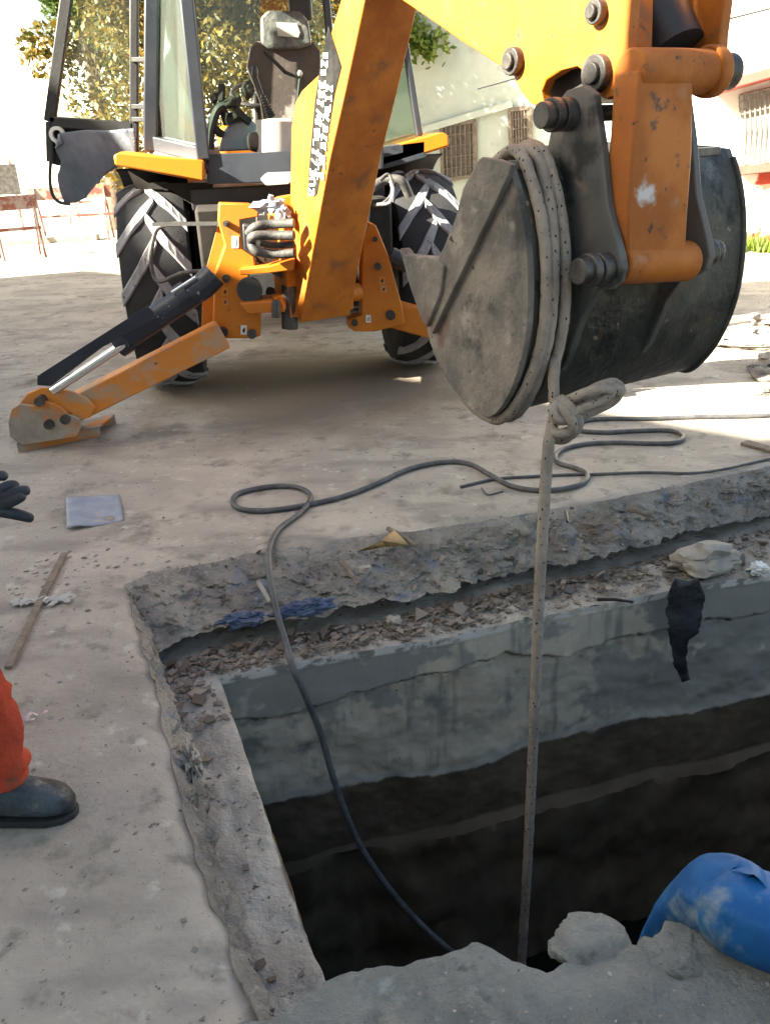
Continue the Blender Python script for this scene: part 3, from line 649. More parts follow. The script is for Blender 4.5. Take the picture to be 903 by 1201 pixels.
x.prism(pl([(420,205),(436,205),(432,290),(420,330)], 5.6), (0,.2,0))
build_split(x, 'valve_block', M['black'], bh, bevel=.01)
def cylpx(m, a, b_, Y0, Y1, r, n=16): m.cyl(PY(*a, Y0), PY(*b_, Y1), r, n=n); return m
x = MB(); cylpx(x, (324,352), (324,372), 5.03, 5.03, .026); cylpx(x,(340,335),(340,385),5.2,5.2,.05); build_split(x, 'swing_pin', M['pin'], bh)
x = MB(); x.cyl(PY(293,340,5.12), PY(293,340,5.4), .075, n=20); x.build('swing_ram', M['black'], bh)
# pins & stickers on frames
x = MB()
for (a_, Y, r) in (((266,326),YF,.022), ((262,389),YF,.03), ((296,391),YF,.028), ((443,312),5.45,.022), ((458,369),5.45,.03), ((416,378),5.45,.02), ((266,262),YF,.018), ((440,280),5.45,.015)):
    p = PY(*a_, Y); x.cyl(p+Vector((0,.02,0)), p-Vector((0,.03,0)), r, n=14); x.cyl(p-Vector((0,.02,0)), p-Vector((0,.05,0)), r*.55, n=6)
build_split(x, 'frame_bolt', M['pin'], bh)
def sticker(px, py, w, h, Y, cols, parent=None):
    x = MB(); p = [PY(px-w/2,py-h/2,Y-.004), PY(px+w/2,py-h/2,Y-.004), PY(px+w/2,py+h/2,Y-.004), PY(px-w/2,py+h/2,Y-.004)]; x.prism(p, (0,.003,0), 0)
    x.prism([PY(px-w*.2,py-h*.05,Y-.006), PY(px+w*.25,py-h*.3,Y-.006), PY(px+w*.2,py+h*.25,Y-.006), PY(px-w*.15,py+h*.3,Y-.006)], (0,.0018,0), 1)
    return x.build('warning_sticker', [M[c] for c in cols], parent or bh)
sticker(276,284,8,14,YF,('white','bluegrey')); sticker(264,342,7,9,YF,('orange_dusty','dark')); sticker(264,354,7,8,YF,('orange_dusty','pin'))
sticker(286,387,7,11,YF,('white','dark')); sticker(448,329,7,9,5.45,('orange_dusty','dark')); sticker(450,339,7,8,5.45,('orange_dusty','pin')); sticker(432,374,6,9,5.45,('white','bluegrey'))
# hoses
hz = MB()
for (pts_, Y, r) in (([(345,262),(318,263),(300,266),(292,274)], 4.98, .026), ([(345,276),(320,276),(298,277),(295,285),(300,294),(318,298),(345,297)], 4.95, .026), ([(345,286),(322,288),(305,285)],5.0,.02),
                     ([(346,330),(310,310),(300,290)],5.2,.02), ([(436,215),(428,240),(424,270)],5.4,.03), ([(445,212),(455,205),(460,216),(458,230),(446,240),(430,240)],5.6,.012),
                     ([(430,225),(450,212),(470,212),(480,230)],5.9,.03)):
    hz.tube(catmull([PY(a_, b_, Y+.03*i%.05) for i, (a_, b_) in enumerate(pts_)]), r, 10)
build_split(hz, 'hydraulic_hose', M['hose'], bh)
x = MB(); x.tube(catmull([PY(a_, b_, 5.5) for a_, b_ in ((442,240),(456,238),(461,225),(458,212))]), .009, 8); x.build('brake_line', M['white'], bh)
x = MB(); x.prism(pl([(305,210),(312,203),(342,202),(345,212),(340,216),(312,218)], 5.7), (0,.1,0)); x.build('filter_housing', M['offwhite'], bh, bevel=.01)
x = MB(); x.blob(PY(317,242,5.15), (.085,.05,.05), 4, .5, 2.2); x.blob(PY(333,252,5.1), (.045,.04,.05), 9, .4, 2); x.build('rag', M['bluegrey'], bh, smooth=20)
x = MB(); x.beam(PY(258,262,5.2), PY(180,263,5.35), .02, .02); x.build('tie_rod', M['black'], bh)
x = MB(); x.tube(catmull([PY(212,262,5.35), PY(188,266,5.4), PY(180,282,5.4), PY(178,310,5.4), PY(186,330,5.35), PY(215,320,5.25), PY(240,318,5.2)]), .013, 8); x.build('stabilizer_hose', M['hose'], bh)

# stabilizer leg at left
st = empty('stabilizer_leg', (0,0,0), None, None); st.parent = bh; st.location = PY(255,395,5.12)-MO; st['label'] = 'dusty orange stabilizer leg at left, let down on its foot'
x = MB(); a0 = PY(262,391,5.14); a1 = PY(88,478,4.93); x.beam(a0, a1, .14, .165, up=(0,0,1), h2=.15); x.build('leg_beam', M['orange_dusty'], st, bevel=.01)
x = MB(); hd = [(32,462),(48,455),(78,458),(100,466),(112,478),(106,490),(88,494),(70,488),(50,492),(25,497),(18,480)]
x.prism(pl(hd, 4.84), (0,.03,0)); x.prism(pl(hd, 5.0), (0,.03,0)); x.build('leg_head', M['orange_dusty'], st, bevel=.006)
x = MB(); ft = [(14,480),(24,474),(40,476),(52,470),(70,476),(80,486),(94,492),(96,500),(90,512),(26,522),(12,512),(10,495)]
x.prism(pl(ft, 4.80), (0,.02,0)); x.prism(pl(ft, 5.06), (0,.02,0))
f0 = G(8,520,.0); 
base = [G(22,531,0), G(118,512,0), G(118,512,0)+Vector((.03,.26,0)), G(22,531,0)+Vector((.03,.26,0))]
x.prism([p+Vector((0,0,.05)) for p in base], (0,0,.012)); x.prism([base[0], base[1], base[1]+Vector((0,0,.06)), base[0]+Vector((0,0,.06))], (0,.02,0)); x.prism([base[3], base[2], base[2]+Vector((0,0,.06)), base[3]+Vector((0,0,.06))], (0,-.02,0))
x.build('foot_pad', mat('foot_mud', (.34,.30,.25), (.24,.21,.175), 8, .9, bump=.5, spots=[((.50,.19,.05),4,(.44,.56))]), st, bevel=.004)
x = MB()
for a_ in ((48,470),(59,497),(78,491)): p = PY(*a_, 4.8); x.cyl(p+Vector((0,.3,0)), p-Vector((0,.03,0)), .028, n=14)
build_split(x, 'foot_pin', M['pin'], st)
x = MB(); x.cyl(PY(242,334,5.02), PY(146,397,4.92), .072, n=20); x.cyl(PY(150,396,4.92), PY(138,404,4.915), .080, n=20); x.cyl(PY(222,345,5.0), PY(212,351,4.99), .082, n=20); x.cyl(PY(252,322,5.04), PY(238,336,5.02), .075, n=16); x.build('stabilizer_ram', M['blackblue'], st)
x = MB(); x.cyl(PY(150,401,4.87), PY(62,459,4.80), .026, n=16); x.build('ram_rod', M['chrome'], st)
x = MB(); x.prism(pl([(173,359),(187,372),(152,391),(121,407),(60,453),(44,452),(44,441)], 4.84), (0,.012,0)); x.build('ram_guard', M['blackblue'], st, bevel=.003)
x = MB(); x.cyl(PY(230,325,4.96), PY(202,343,4.93), .010, n=10); x.build('pilot_pipe', M['chrome'], st)
# stabilizer at right, mostly behind the bucket
sr = empty('stabilizer_leg', (0,0,0), None, None); sr.parent = bh; sr.location = PY(455,372,5.5)-MO; sr['label'] = 'orange stabilizer leg at right, half hidden by the bucket'
ra, rb_ = PY(448,364,5.55), Vector((1.35, 5.55, .18))
x = MB(); x.beam(ra, rb_, .14, .165); x.build('leg_beam', M['orange'], sr, bevel=.01)
x = MB(); x.box((1.4, 5.55, .03), (.42,.34,.05)); x.prism([(1.25,5.42,.05),(1.55,5.42,.05),(1.5,5.42,.22),(1.3,5.42,.24)], (0,.02,0)); x.prism([(1.25,5.66,.05),(1.55,5.66,.05),(1.5,5.66,.22),(1.3,5.66,.24)], (0,.02,0)); x.build('foot_pad', M['pin'], sr, bevel=.004)
x = MB(); x.cyl(PY(458,300,5.5), (1.0,5.5,.5), .055); x.cyl((.98,5.5,.51), (1.38,5.5,.25), .024); x.build('stabilizer_ram', M['black'], sr)

# ---------------- digging arm : plane coordinates (u toward the camera, w to the right)
TH = R(30); E_u = Vector((math.sin(TH), -math.cos(TH), 0)); E_w = Vector((math.cos(TH), math.sin(TH), 0)); K = Vector((-.35, 5.3, 0))
def A(u, w, z): return K + E_u*u + E_w*w + UPZ*z
def pw_(px, py, w): return PL(px, py, K+E_w*w, E_w)           # ray on the plane w = const
def pu_(px, py, u): return PL(px, py, K+E_u*u, E_u)
def uz(px, py, w): q = pw_(px, py, w)-K; return (q.dot(E_u), q.z)
# boom
hb, ht = .17, .135
side = [uz(a_, b_, -hb) for a_, b_ in ((352,379),(366,290),(384,185),(400,110))]
side += [uz(426, 0, -.15)]
bk = [uz(398, 0, -.15), uz(372,88,-.155), uz(352,106,-.16), uz(343,120,-.165), uz(338,150,-.17), uz(338,230,-.17), uz(341,330,-.17), uz(338,350,-.17)]
tipf = [(side[-1][0]+.22, 2.62), (1.32, 2.95), (1.22, 3.05), (.95, 2.95)]
prof = side + tipf + bk
def hwz(z): return hb + (ht-hb)*min(1, max(0, (z-.6)/2.0))
x = MB(); n = len(prof); L3 = [A(u, -hwz(z), z) for u, z in prof]; R3 = [A(u, hwz(z), z) for u, z in prof]
tri = tessellate_polygon([[Vector((u, z, 0)) for u, z in prof]])
x.add(L3+R3, [tuple(t) for t in tri]+[tuple(i+n for i in t[::-1]) for t in tri]+[(i,(i+1)%n,(i+1)%n+n,i+n) for i in range(n)])
boom = x.build('boom', M['orange_worn'], bh, bevel=.006, smooth=30)
# decal on the boom's left side : dark band with a column of block characters
def on_side(u, z, lift=.003): return A(u, -hwz(z)-lift, z)
def dq(px, py): 
    z = uz(px, py, -.165)[1]; h_ = hwz(z); u, z = uz(px, py, -h_); return u, z
x = MB(); pd = [dq(*p) for p in ((386,30),(376,80),(370,120),(366,165),(363,200),(362,228),(372,228),(384,165),(393,110),(401,78))]
x.prism([on_side(u, z, .004) for u, z in pd], E_w*.003, 0)
rnd = random.Random(3)
for col in range(2):
    for k in range(15 - col*5):
        yy = 60 + k*11.5 + col*40; xl = 380 - (yy-62)*.105 + col*9.0; w_ = 6.5
        for s in range(4):
            a_ = rnd.choice(((0,0,1,0),(0,.8,1,.8),(0,0,0,.8),(1,0,1,.8),(0,.4,1,.4),(0,0,1,.8)))
            x0, y0, x1, y1 = xl+a_[0]*w_, yy+a_[1]*9, xl+a_[2]*w_, yy+a_[3]*9
            p0 = on_side(*dq(x0,y0), .007); p1 = on_side(*dq(x1,y1), .007)
            if (p1-p0).length > .004: x.beam(p0, p1, .012, .003, up=-E_w, mi=1) if False else x.beam(p0, p1, .003, .012, up=E_w.cross((p1-p0).normalized()), mi=1)
dc = x.build('decal', [M['decal'], M['white']], boom)
x = MB(); p = pu_(433, 68, side[3][0]); nb_ = (Vector((0,0,0)) + (A(1,0,0)-K)); 
q0 = pw_(402,68,-.16); p = Vector(q0)+E_w*.16; x.cyl(p-E_u*.03+UPZ*.01, p+E_u*.025-UPZ*.01, .022, n=12); x.build('grease_plug', M['pin'], boom)
x = MB(); x.cyl(A(-.02,-.30,.74), A(-.02,.30,.74), .055); x.box(A(-.05, 0, .95), (.44, .2, .6), Matrix((E_w, -E_u, UPZ)).transposed()); x.build('kingpost', M['orange'], bh, bevel=.01)

# dipper
wd2 = .17
def side_pts(pxs, w): return [A(*((lambda q: (q[0], w, q[1]))(uz(a_, b_, w)))) for a_, b_ in pxs]
dl = [uz(478,5,-wd2), uz(540,48,-wd2), uz(600,86,-wd2)]
u0, z0 = dl[0]; u2, z2 = dl[-1]; sl = (z2-z0)/(u2-u0)
dprof = [(u0-.35, z0-sl*.35+.0)] + dl + [(u2+.12, z2-.03), (u2+.14, z2+.22), (u2+.06, z2+.42), (1.2, 2.95), (.9, 3.1), (.75, 2.8)]
x = MB(); x.prism([A(u, -wd2, z) for u, z in dprof], E_w*wd2*2); x.build('dipper', M['orange_worn'], bh, bevel=.006, smooth=30)
# nose plates
nose = [(600,60),(600,86),(611,108),(622,122),(640,130),(634,108),(640,94),(660,82),(676,78),(684,84),(690,98),(698,110),(710,117),(722,112),(730,98),(735,78),(735,40),(741,-30),(735,-120),(640,-120),(612,-20)]
nw = -.215
npf = [uz(a_, b_, nw) for a_, b_ in nose]
x = MB(); x.prism([A(u, nw, z) for u, z in npf], E_w*.045); x.build('nose_plate', M['orange_worn'], bh, bevel=.006)
ru = uz(735,78,nw)[0]
rp = [(846,-120),(858,-20),(858,60),(850,98),(838,112),(822,114),(812,108)]
x = MB(); q = [pu_(a_, b_, ru-.02) for a_, b_ in ((838,-110),(852,-110),(853,60),(850,95),(838,113),(824,110),(828,60))]
wr = (q[2]-K).dot(E_w); x.prism([A(u, wr-.06, z) for u, z in npf], E_w*.045); x.build('nose_plate', M['orange_worn'], bh, bevel=.006)
print('nose', npf[0], npf[15], 'wr', wr, 'ru', ru)
# ram between the nose plates
x = MB(); uu = ru-.12; pa = pu_(790,60,uu); pb_ = A(1.9, .06, 2.75); x.cyl(pa, pb_, .10, n=24); x.build('bucket_ram', M['black'], bh)
x = MB(); p1 = pu_(745,62,uu+.02); p1t = pu_(748,-60,uu-.1); x.beam(p1, p1t, .05, .10, up=E_w); p2 = pu_(820,50,uu+.02); p2t = pu_(822,-70,uu-.1); x.beam(p2, p2t, .07, .12, up=E_w); build_split(x, 'ram_clevis', M['orange_worn'], bh, bevel=.01)
# tipping link
lu = ru + .02
SMUDGE = tuple(pu_(757, 228, lu+.08)-MO)
M['link'] = mat('worn_link_paint', (.50, .15, .012), (.34, .10, .015), 4, .6, bump=.3, bscale=50, bdist=.004, spots=[((.12,.06,.03), 12, (.58,.68)), ((.05,.035,.03), 26, (.64,.70)), ((.36,.25,.17), 6, (.6,.8))], extra=smudge_extra, rough2=.8)
def pul(l, u): return [pu_(a_, b_, u) for a_, b_ in l]
c0, c1 = pu_(733,84,lu), pu_(852,82,lu)
x = MB(); r0 = (pu_(790,57,lu)-pu_(790,112,lu)).length/2
x.cyl(pu_(738,84,lu), pu_(838,84,lu), r0*1.0, n=28); x.cyl(pu_(826,84,lu), pu_(838,84,lu), r0*1.18, n=28)
body = [(734,84),(798,84),(797,180),(792,255),(790,300),(722,300),(722,250),(727,180)]
lo = lu + .03
q = [pu_(a_, b_, lu+ (0.03 if b_ > 100 else 0)) for a_, b_ in body]; x.prism([p - E_u*.05 for p in q], E_u*.10)
r1 = (pu_(760,284,lo)-pu_(760,332,lo)).length/2; x.cyl(pu_(722,309,lo), pu_(806,306,lo), r1, n=28)
x.build('tipping_link', M['link'], bh, bevel=.008, smooth=35)
x = MB(); x.cyl(pu_(716,312,lo)-E_w*.03, pu_(812,306,lo)+E_w*.03, r1*.55, n=20); p = pu_(852,84,lu); x.cyl(p-E_w*.04, p+E_w*.015, r0*.85, n=24)
for a_, r_ in (((703,86), .055), ((605,72), .045), ((703,14), .036)):
    p = pw_(*a_, nw); x.cyl(p-E_w*.03, p+E_w*.05, r_, n=22); x.cyl(p-E_w*.045, p, r_*.6, n=16)
build_split(x, 'link_pin', M['pin'], bh, bevel=.004)

# bucket
bk_e = empty('bucket', (0,0,0), None, None); bk_e.parent = bh; bk_e.location = A(2.3, 0, 1.1)-MO; bk_e['label'] = 'dark muddy digging bucket hanging at the end of the arm'
bw = .49
out = [(600,192),(612,232),(620,280),(623,330),(621,385),(612,430),(598,465),(580,487),(562,482),(545,468),(528,445),(514,418),(505,390)]
op = [uz(a_, b_, -bw) for a_, b_ in out]
sp_ = catmull([Vector((u, z, 0)) for u, z in op], 5); op2 = [(p.x, p.y) for p in sp_]
# shell with thickness
inn = []
cu = sum(u for u, z in op2)/len(op2)-.15; cz = 1.1
for i, (u, z) in enumerate(op2):
    a_ = op2[max(i-1,0)]; b_ = op2[min(i+1,len(op2)-1)]; t = Vector((b_[0]-a_[0], b_[1]-a_[1])).normalized(); nrm_ = Vector((-t.y, t.x))
    if nrm_.dot(Vector((cu-u, cz-z))) < 0: nrm_ = -nrm_
    inn.append((u+nrm_.x*.018, z+nrm_.y*.018))
x = MB(); N_ = len(op2); nw_ = 10; vs = []
for j in range(nw_+1):
    w = -bw+.012 + (2*bw-.024+.045)*j/nw_
    vs += [A(u, w, z) for u, z in op2] + [A(u, w, z) for u, z in inn]
fs = []
for j in range(nw_):
    o1 = j*2*N_; o2 = (j+1)*2*N_
    for i in range(N_-1): fs += [(o1+i, o1+i+1, o2+i+1, o2+i), (o1+N_+i+1, o1+N_+i, o2+N_+i, o2+N_+i+1)]
    fs += [(o1, o2, o2+N_, o1+N_), (o1+N_-1, o1+2*N_-1, o2+2*N_-1, o2+N_-1)]
x.add(vs, fs); x.build('bucket_shell', M['shell'], bk_e, smooth=50)
mouth = [(505,390),(501,350),(508,318),(524,290),(538,255),(550,215),(566,186),(584,188)]
mp_ = [uz(a_, b_, -bw) for a_, b_ in mouth]
sidep = op2 + mp_[1:]
for w, s in ((-bw-.014, 1), (bw+.033, 1)):
    x = MB(); x.prism([A(u, w, z) for u, z in sidep], E_w*.026); x.build('side_plate', M['plate'] if w < 0 else M['steel'], bk_e, bevel=.004, smooth=30)
# raised edge strip and side cutter
strip = [(566,184),(586,187),(601,193),(598,206),(524,358),(508,392),(499,352),(507,318),(523,290),(537,255),(549,215)]
x = MB(); x.prism([A(u, -bw-.036, z) for u, z in [uz(a_, b_, -bw-.03) for a_, b_ in strip]], E_w*.022); x.build('edge_strip', M['plate'], bk_e, bevel=.004)
cut = [(468,291),(474,299),(508,302),(520,312),(516,345),(500,384),(494,376),(480,335)]
for w in (-bw-.05, bw+.057):
    x = MB(); x.prism([A(u, w, z) for u, z in [uz(a_, b_, -bw-.05) for a_, b_ in cut]], E_w*.05); x.build('side_cutter', M['plate'], bk_e, bevel=.005)
x = MB()
lu_, lz_ = op2[-1]
for k in range(5):
    w = -bw+.08+k*(2*bw-.16)/4; x.add([A(lu_+.02,w-.035,lz_-.03),A(lu_+.02,w+.035,lz_-.03),A(lu_+.02,w+.035,lz_+.04),A(lu_+.02,w-.035,lz_+.04),A(lu_-.16,w-.015,lz_+.12),A(lu_-.16,w+.015,lz_+.12),A(lu_-.17,w+.015,lz_+.14),A(lu_-.17,w-.015,lz_+.14)],
        [(0,1,2,3),(4,7,6,5),(0,4,5,1),(1,5,6,2),(2,6,7,3),(3,7,4,0)])
build_split(x, 'tooth', M['steel'], bk_e, bevel=.004)
# hinge ears
PLW = (pu_(722,312,lo)-K).dot(E_w); PRW = (pu_(808,308,lo)-K).dot(E_w); EW = PLW-.045; PC = uz(722, 312, PLW); PC = ((pu_(722,312,lo)-K).dot(E_u), pu_(722,312,lo).z)
print('pins', PLW, PRW, PC)
def ear(w):
    pts_ = [(652,122),(664,106),(684,100),(696,110),(705,170),(712,240)]
    l = [uz(a_, b_, EW) for a_, b_ in pts_]; r_ = .072
    l += [(PC[0]+r_*math.cos(R(t)), PC[1]+r_*math.sin(R(t))) for t in (35, 0, -35, -70, -110)]
    l += [uz(a_, b_, EW) for a_, b_ in ((682,372),(664,424),(655,436),(640,330),(622,215),(640,180))]
    return [A(u, w, z) for u, z in l]
for w in (EW, PRW+.012):
    x = MB(); x.prism(ear(w), E_w*.030); x.build('hinge_ear', M['steel'], bk_e, bevel=.005)
x = MB(); tp = [A(op2[0][0], -bw, op2[0][1]), A(op2[0][0], bw, op2[0][1])]
x.beam(A(op2[0][0]-.01, -bw+.012, op2[0][1]-.005), A(op2[0][0]-.01, bw-.012, op2[0][1]-.005), .05, .03); x.prism([A(op2[0][0]-.16, -.22, op2[0][1]+.03), A(op2[0][0]+.0, -.30, op2[0][1]+.0), A(op2[0][0]+.0, .30, op2[0][1]+.0), A(op2[0][0]-.16, .24, op2[0][1]+.03)], (0,0,.014)); x.build('top_lip', M['steel'], bk_e, bevel=.004)
x = MB()
tpn = pw_(668, 134, EW); lpn = A(PC[0], EW, PC[1])
for p, r_ in ((tpn, .050), (lpn, .052)):
    x.cyl(p-E_w*.045, p+E_w*.0, r_, n=22); x.cyl(p-E_w*.085, p-E_w*.055, r_*1.02, n=22); x.cyl(p-E_w*.12, p, r_*.80, n=18)
    d2 = E_w*(PRW+.042-EW); x.cyl(p+d2, p+d2+E_w*.05, r_, n=22); x.cyl(p+d2, p+d2+E_w*.09, r_*.78, n=18); x.cyl(p, p+d2, r_*.5, n=12)
build_split(x, 'bucket_pin', M['pin'], bk_e, bevel=.004)
x = MB(); x.prism([A(u, -.14, z) for u, z in [uz(a_, b_, nw) for a_, b_ in ((604,88),(618,112),(638,124),(660,118),(696,108),(722,70),(640,45))]], E_w*.30); x.build('pivot_housing', M['black'], bh, bevel=.004)
x = MB(); e_ = op2[30:-4]; x.tube([A(u, bw+.05, z) for u, z in op2[2:]], .014, 8); x.build('edge_bead', M['shell'], bk_e)
x = MB(); ii = op2[-14:]; x.add([A(u+.012, w, z-.012) for w in (-bw, bw+.045) for u, z in ii], [(k, k+1, len(ii)+k+1, len(ii)+k) for k in range(len(ii)-1)]); o = x.build('wear_plate', M['shell'], bk_e); md = o.modifiers.new('t','SOLIDIFY'); md.thickness = .016; md.offset = 0

# ------------------------------------------------------------------ rope
def rope_tube(mb, pts, r, n=15, pitch=.085):
    pts = [Vector(p) for p in pts]; L_t = sum((pts[i+1]-pts[i]).length for i in range(len(pts)-1)); N = max(8, int(L_t/.007)); pts = resamp(pts, N); b0 = len(mb.v); mb.tube(pts, r, n)
    for i in range(N):
        for k in range(n):
            v = mb.v[b0+i*n+k]; a = 2*math.pi*k/n; ph = i*L_t/N/pitch*2*math.pi
            f_ = 1 + .10*abs(math.cos(1.5*a + ph*.5)) - .05 + .03*noise.noise(v*60); mb.v[b0+i*n+k] = pts[i] + (v-pts[i])*f_
    return mb
rp_e = empty('rope', A(2.5,-.4,1.1), 'thick beige flecked rope looped and knotted round the bucket, hanging into the pit', 'rope')
def offprof(d):
    o_ = []
    for i, (u, z) in enumerate(op2):
        a_ = op2[max(i-1,0)]; b_ = op2[min(i+1,N_-1)]; t = Vector((b_[0]-a_[0], b_[1]-a_[1])).normalized(); nn = Vector((t.y, -t.x))
        if nn.dot(Vector((u-cu, z-cz))) < 0: nn = -nn
        o_.append((u+nn.x*d, z+nn.y*d))
    return o_
rr_ = .0195; of = offprof(rr_)
x = MB()
def loop(w0, w1, seed, upto=1.0):
    pts_ = []; n_ = int(N_*upto)
    for i in range(0, n_, 3):
        t = i/N_; w = w0 + (w1-w0)*t + .012*math.sin(t*7+seed); pts_.append(A(of[i][0], w, of[i][1]))
    return pts_
topu, topz = of[0]
for (w0, w1, s) in ((-.455, -.455, 0), (-.405, -.412, 2)):
    l = loop(w0, w1, s); q = [A(topu-.30, w0+.0, topz-.10), A(topu-.13, w0, topz+.0), A(topu-.05, w0, topz+.03)] + l
    end = q[-1]; q = q + [end + Vector((-.04*E_u.x, -.04*E_u.y, .08)), A(topu-.40, w1+.01, topz-.30), A(topu-.30, w0, topz-.10)]
    rope_tube(x, catmull(q, 4), rr_)
x.build('loop', M['rope'], rp_e, smooth=60)
kn = PY(664, 492, 2.84)
x = MB()
h0 = A(topu-.2, -.37, topz-.03)
q = [h0, A(topu-.1,-.372,topz+.035), A(topu-.01,-.37,topz+.02)] + [A(of[i][0]+.004, -.365+.0*i, of[i][1]) for i in range(4, int(N_*.45), 4)]
q += [PY(650,430,2.86), PY(650,470,2.84), kn]
rope_tube(x, catmull(q, 5), rr_); x.build('hanging_strand', M['rope'], rp_e, smooth=60)
x = MB(); ya = 2.83
hang = [PY(652,485,ya)+Vector((0,.0,0)), PY(645,510,2.8), PY(640,560,2.79), PY(632,700,2.78), PY(626,850,2.78), PY(618,1020,2.78), PY(612,1120,2.78), PY(606,1200,2.78)]
hang[-1] = Vector((hang[-2].x, 2.78, -2.28))
rope_tube(x, catmull(hang, 14), .0205); x.build('hanging_line', M['rope'], rp_e, smooth=60)
# knot and spare bundle
x = MB(); rk = .021
def kp(px, py, dy): return PY(px, py, 2.82+dy)
for q in ([(655,470,0),(648,480,-.03),(655,492,-.045),(672,490,-.03),(672,478,.01),(660,474,.03),(648,484,.02)],
          [(646,500,0),(652,508,-.035),(668,506,-.04),(676,496,-.01),(668,488,.03)],
          [(660,512,0),(672,508,-.03),(678,494,-.045),(668,478,-.045),(658,468,0)],
          [(650,515,.02),(664,514,-.01),(672,500,-.06),(664,484,-.05),(656,476,-.02)],
          [(668,482,0),(688,470,-.03),(708,460,-.035),(722,456,-.02),(724,464,0),(712,474,.01),(690,484,.01),(674,490,0)],
          [(668,476,.01),(690,460,.01),(708,451,0),(722,450,.02),(727,459,.02),(718,468,.03),(696,478,.03)],
          [(664,470,0),(684,462,-.05),(704,456,-.06),(716,460,-.05),(706,469,-.05),(686,478,-.05),(670,486,-.05)]):
    rope_tube(x, catmull([kp(*p) for p in q], 6), rk*.85)
x.build('knot', M['rope'], rp_e, smooth=60)

# ------------------------------------------------------------------ cables on the ground
def gtube(name, pxs, r, m, label, cat, z=None, extra=[]):
    pts_ = [G(a_, b_, r) for a_, b_ in pxs] + list(extra); x = MB(); x.tube(catmull(pts_, 8), r, 10); o = x.build(name, m, None, smooth=60); return tag(o, label, cat)
cab_px = [(960,478),(903,487),(820,489),(760,491),(715,491),(688,493),(675,499),(680,505),(710,507),(750,505),(785,505),(800,511),(795,518),(770,520),(720,519),(685,521),(660,527),(651,535),(655,543),(675,549),(688,556),(684,566),(662,573),(630,575),(600,570),(575,557),(550,544),(520,542),(480,550),(440,568),(400,583),(350,594),(310,599),(283,597),(273,588),(282,578),(315,571),(345,571),(362,578),(363,588),(352,602),(328,620),(317,640)]
pit_c = [G(315,660,.03), G(319,690,-.02), G(326,722,-.09), G(335,752,-.16), G(344,784,-.215), PY(358,815,2.74), PY(376,860,2.75), PY(392,915,2.72), PY(412,970,2.7), PY(440,1020,2.68), PY(480,1070,2.66), PY(522,1110,2.62), PY(560,1140,2.6)]
gtube('cable', cab_px, .0135, M['cable'], 'thick dark cable coiled on the ground, running over the broken slab down into the pit', 'cable', extra=pit_c)
gtube('cord', [(540,571),(580,562),(620,559),(660,557),(700,556),(760,554),(810,555),(850,550),(903,538),(980,526)], .008, M['cable'], 'thin dark cord lying nearly straight along the slab edge at right', 'cord')
gtube('wire', [(565,572),(572,580),(590,576)], .004, M['cable'], 'short bent piece of wire beside the dark cable', 'wire')

# ------------------------------------------------------------------ small things on the ground
x = MB(); q = [G(78,585,0), G(141,583,0), G(145,611,0), G(80,624,0)]; nn = 14; vs = []
for j in range(nn+1):
    for i in range(nn+1):
        s, t = i/nn, j/nn; p = q[0].lerp(q[1], s).lerp(q[3].lerp(q[2], s), t); vs.append(p+Vector((0,0,.012+.014*math.sin(s*5+1)*t+.006*noise.noise(p*12))))
x.add(vs, [(j*(nn+1)+i, j*(nn+1)+i+1, (j+1)*(nn+1)+i+1, (j+1)*(nn+1)+i) for j in range(nn) for i in range(nn)]); o = x.build('metal_sheet', M['bluegrey'], None, smooth=60)
md = o.modifiers.new('t','SOLIDIFY'); md.thickness = .008; tag(o, 'blue grey square metal sheet lying on the dusty ground at left', 'sheet')
x = MB(); x.beam(G(76,649,.012), G(44,712,.012), .028, .012); x.beam(G(44,712,.010), G(10,783,.012), .026, .012); tag(x.build('wood_strip', M['wood'], None, bevel=.002), 'long thin wooden strip lying on the ground at left near the orange trousers', 'strip')
x = MB(); c = G(50,708,.0)
for k in range(26): chip(x, (c.x+(k-13)*.0085, c.y+random.gauss(0,.012), .012), random.uniform(.018,.034), .2)
tag(x.build('plaster_scrap', M['offwhite'], None, smooth=0), 'streak of crumbled white plaster across the wooden strip', 'plaster')
x = MB(); c = G(40,846,.0)
for k in range(7): chip(x, (c.x+random.gauss(0,.02), c.y+random.gauss(0,.012), .01+.006*random.random()), random.uniform(.01,.02), .9)
tag(x.build('wrapper', mat('pink_wrapper', (.55,.30,.36), (.7,.6,.6), 30, .5), None, smooth=0), 'crumpled pink and white wrapper on the ground by the boot', 'litter')
def crumple(name, c, r, m, label, cat, seed, ang=0, freq=2.4, amp=.55):
    x = MB(); x.blob((0,0,0), r, seed, amp, freq, 4); o = x.build(name, m, None, smooth=25); o.location = c; o.rotation_euler.z = ang; return tag(o, label, cat)
crumple('plastic_bag', G(285,722,-.13)+Vector((0,-.035,0)), (.10,.035,.035), M['bluebag'], 'crumpled dark blue plastic bag under the broken slab, left of the cable', 'plastic bag', 4, .1, 1.6, .35)
crumple('plastic_bag', G(358,708,-.12)+Vector((0,-.035,0)), (.12,.035,.035), M['bluebag'], 'crumpled dark blue plastic bag under the broken slab, right of the cable', 'plastic bag', 9, .3, 1.6, .35)
x = MB(); q = [(790,676),(806,680),(818,676),(826,700),(812,720),(818,742),(806,750),(804,770),(808,796),(800,800),(790,780),(784,745),(790,715),(782,700)]
wy = 3.15
bm = bmesh.new(); bm.faces.new([bm.verts.new(PY(a_, b_, wy)) for a_, b_ in q]); bmesh.ops.triangulate(bm, faces=bm.faces[:])
for _ in range(4): bmesh.ops.subdivide_edges(bm, edges=[e for e in bm.edges if e.calc_length() > .02], cuts=1)
bmesh.ops.triangulate(bm, faces=bm.faces[:])
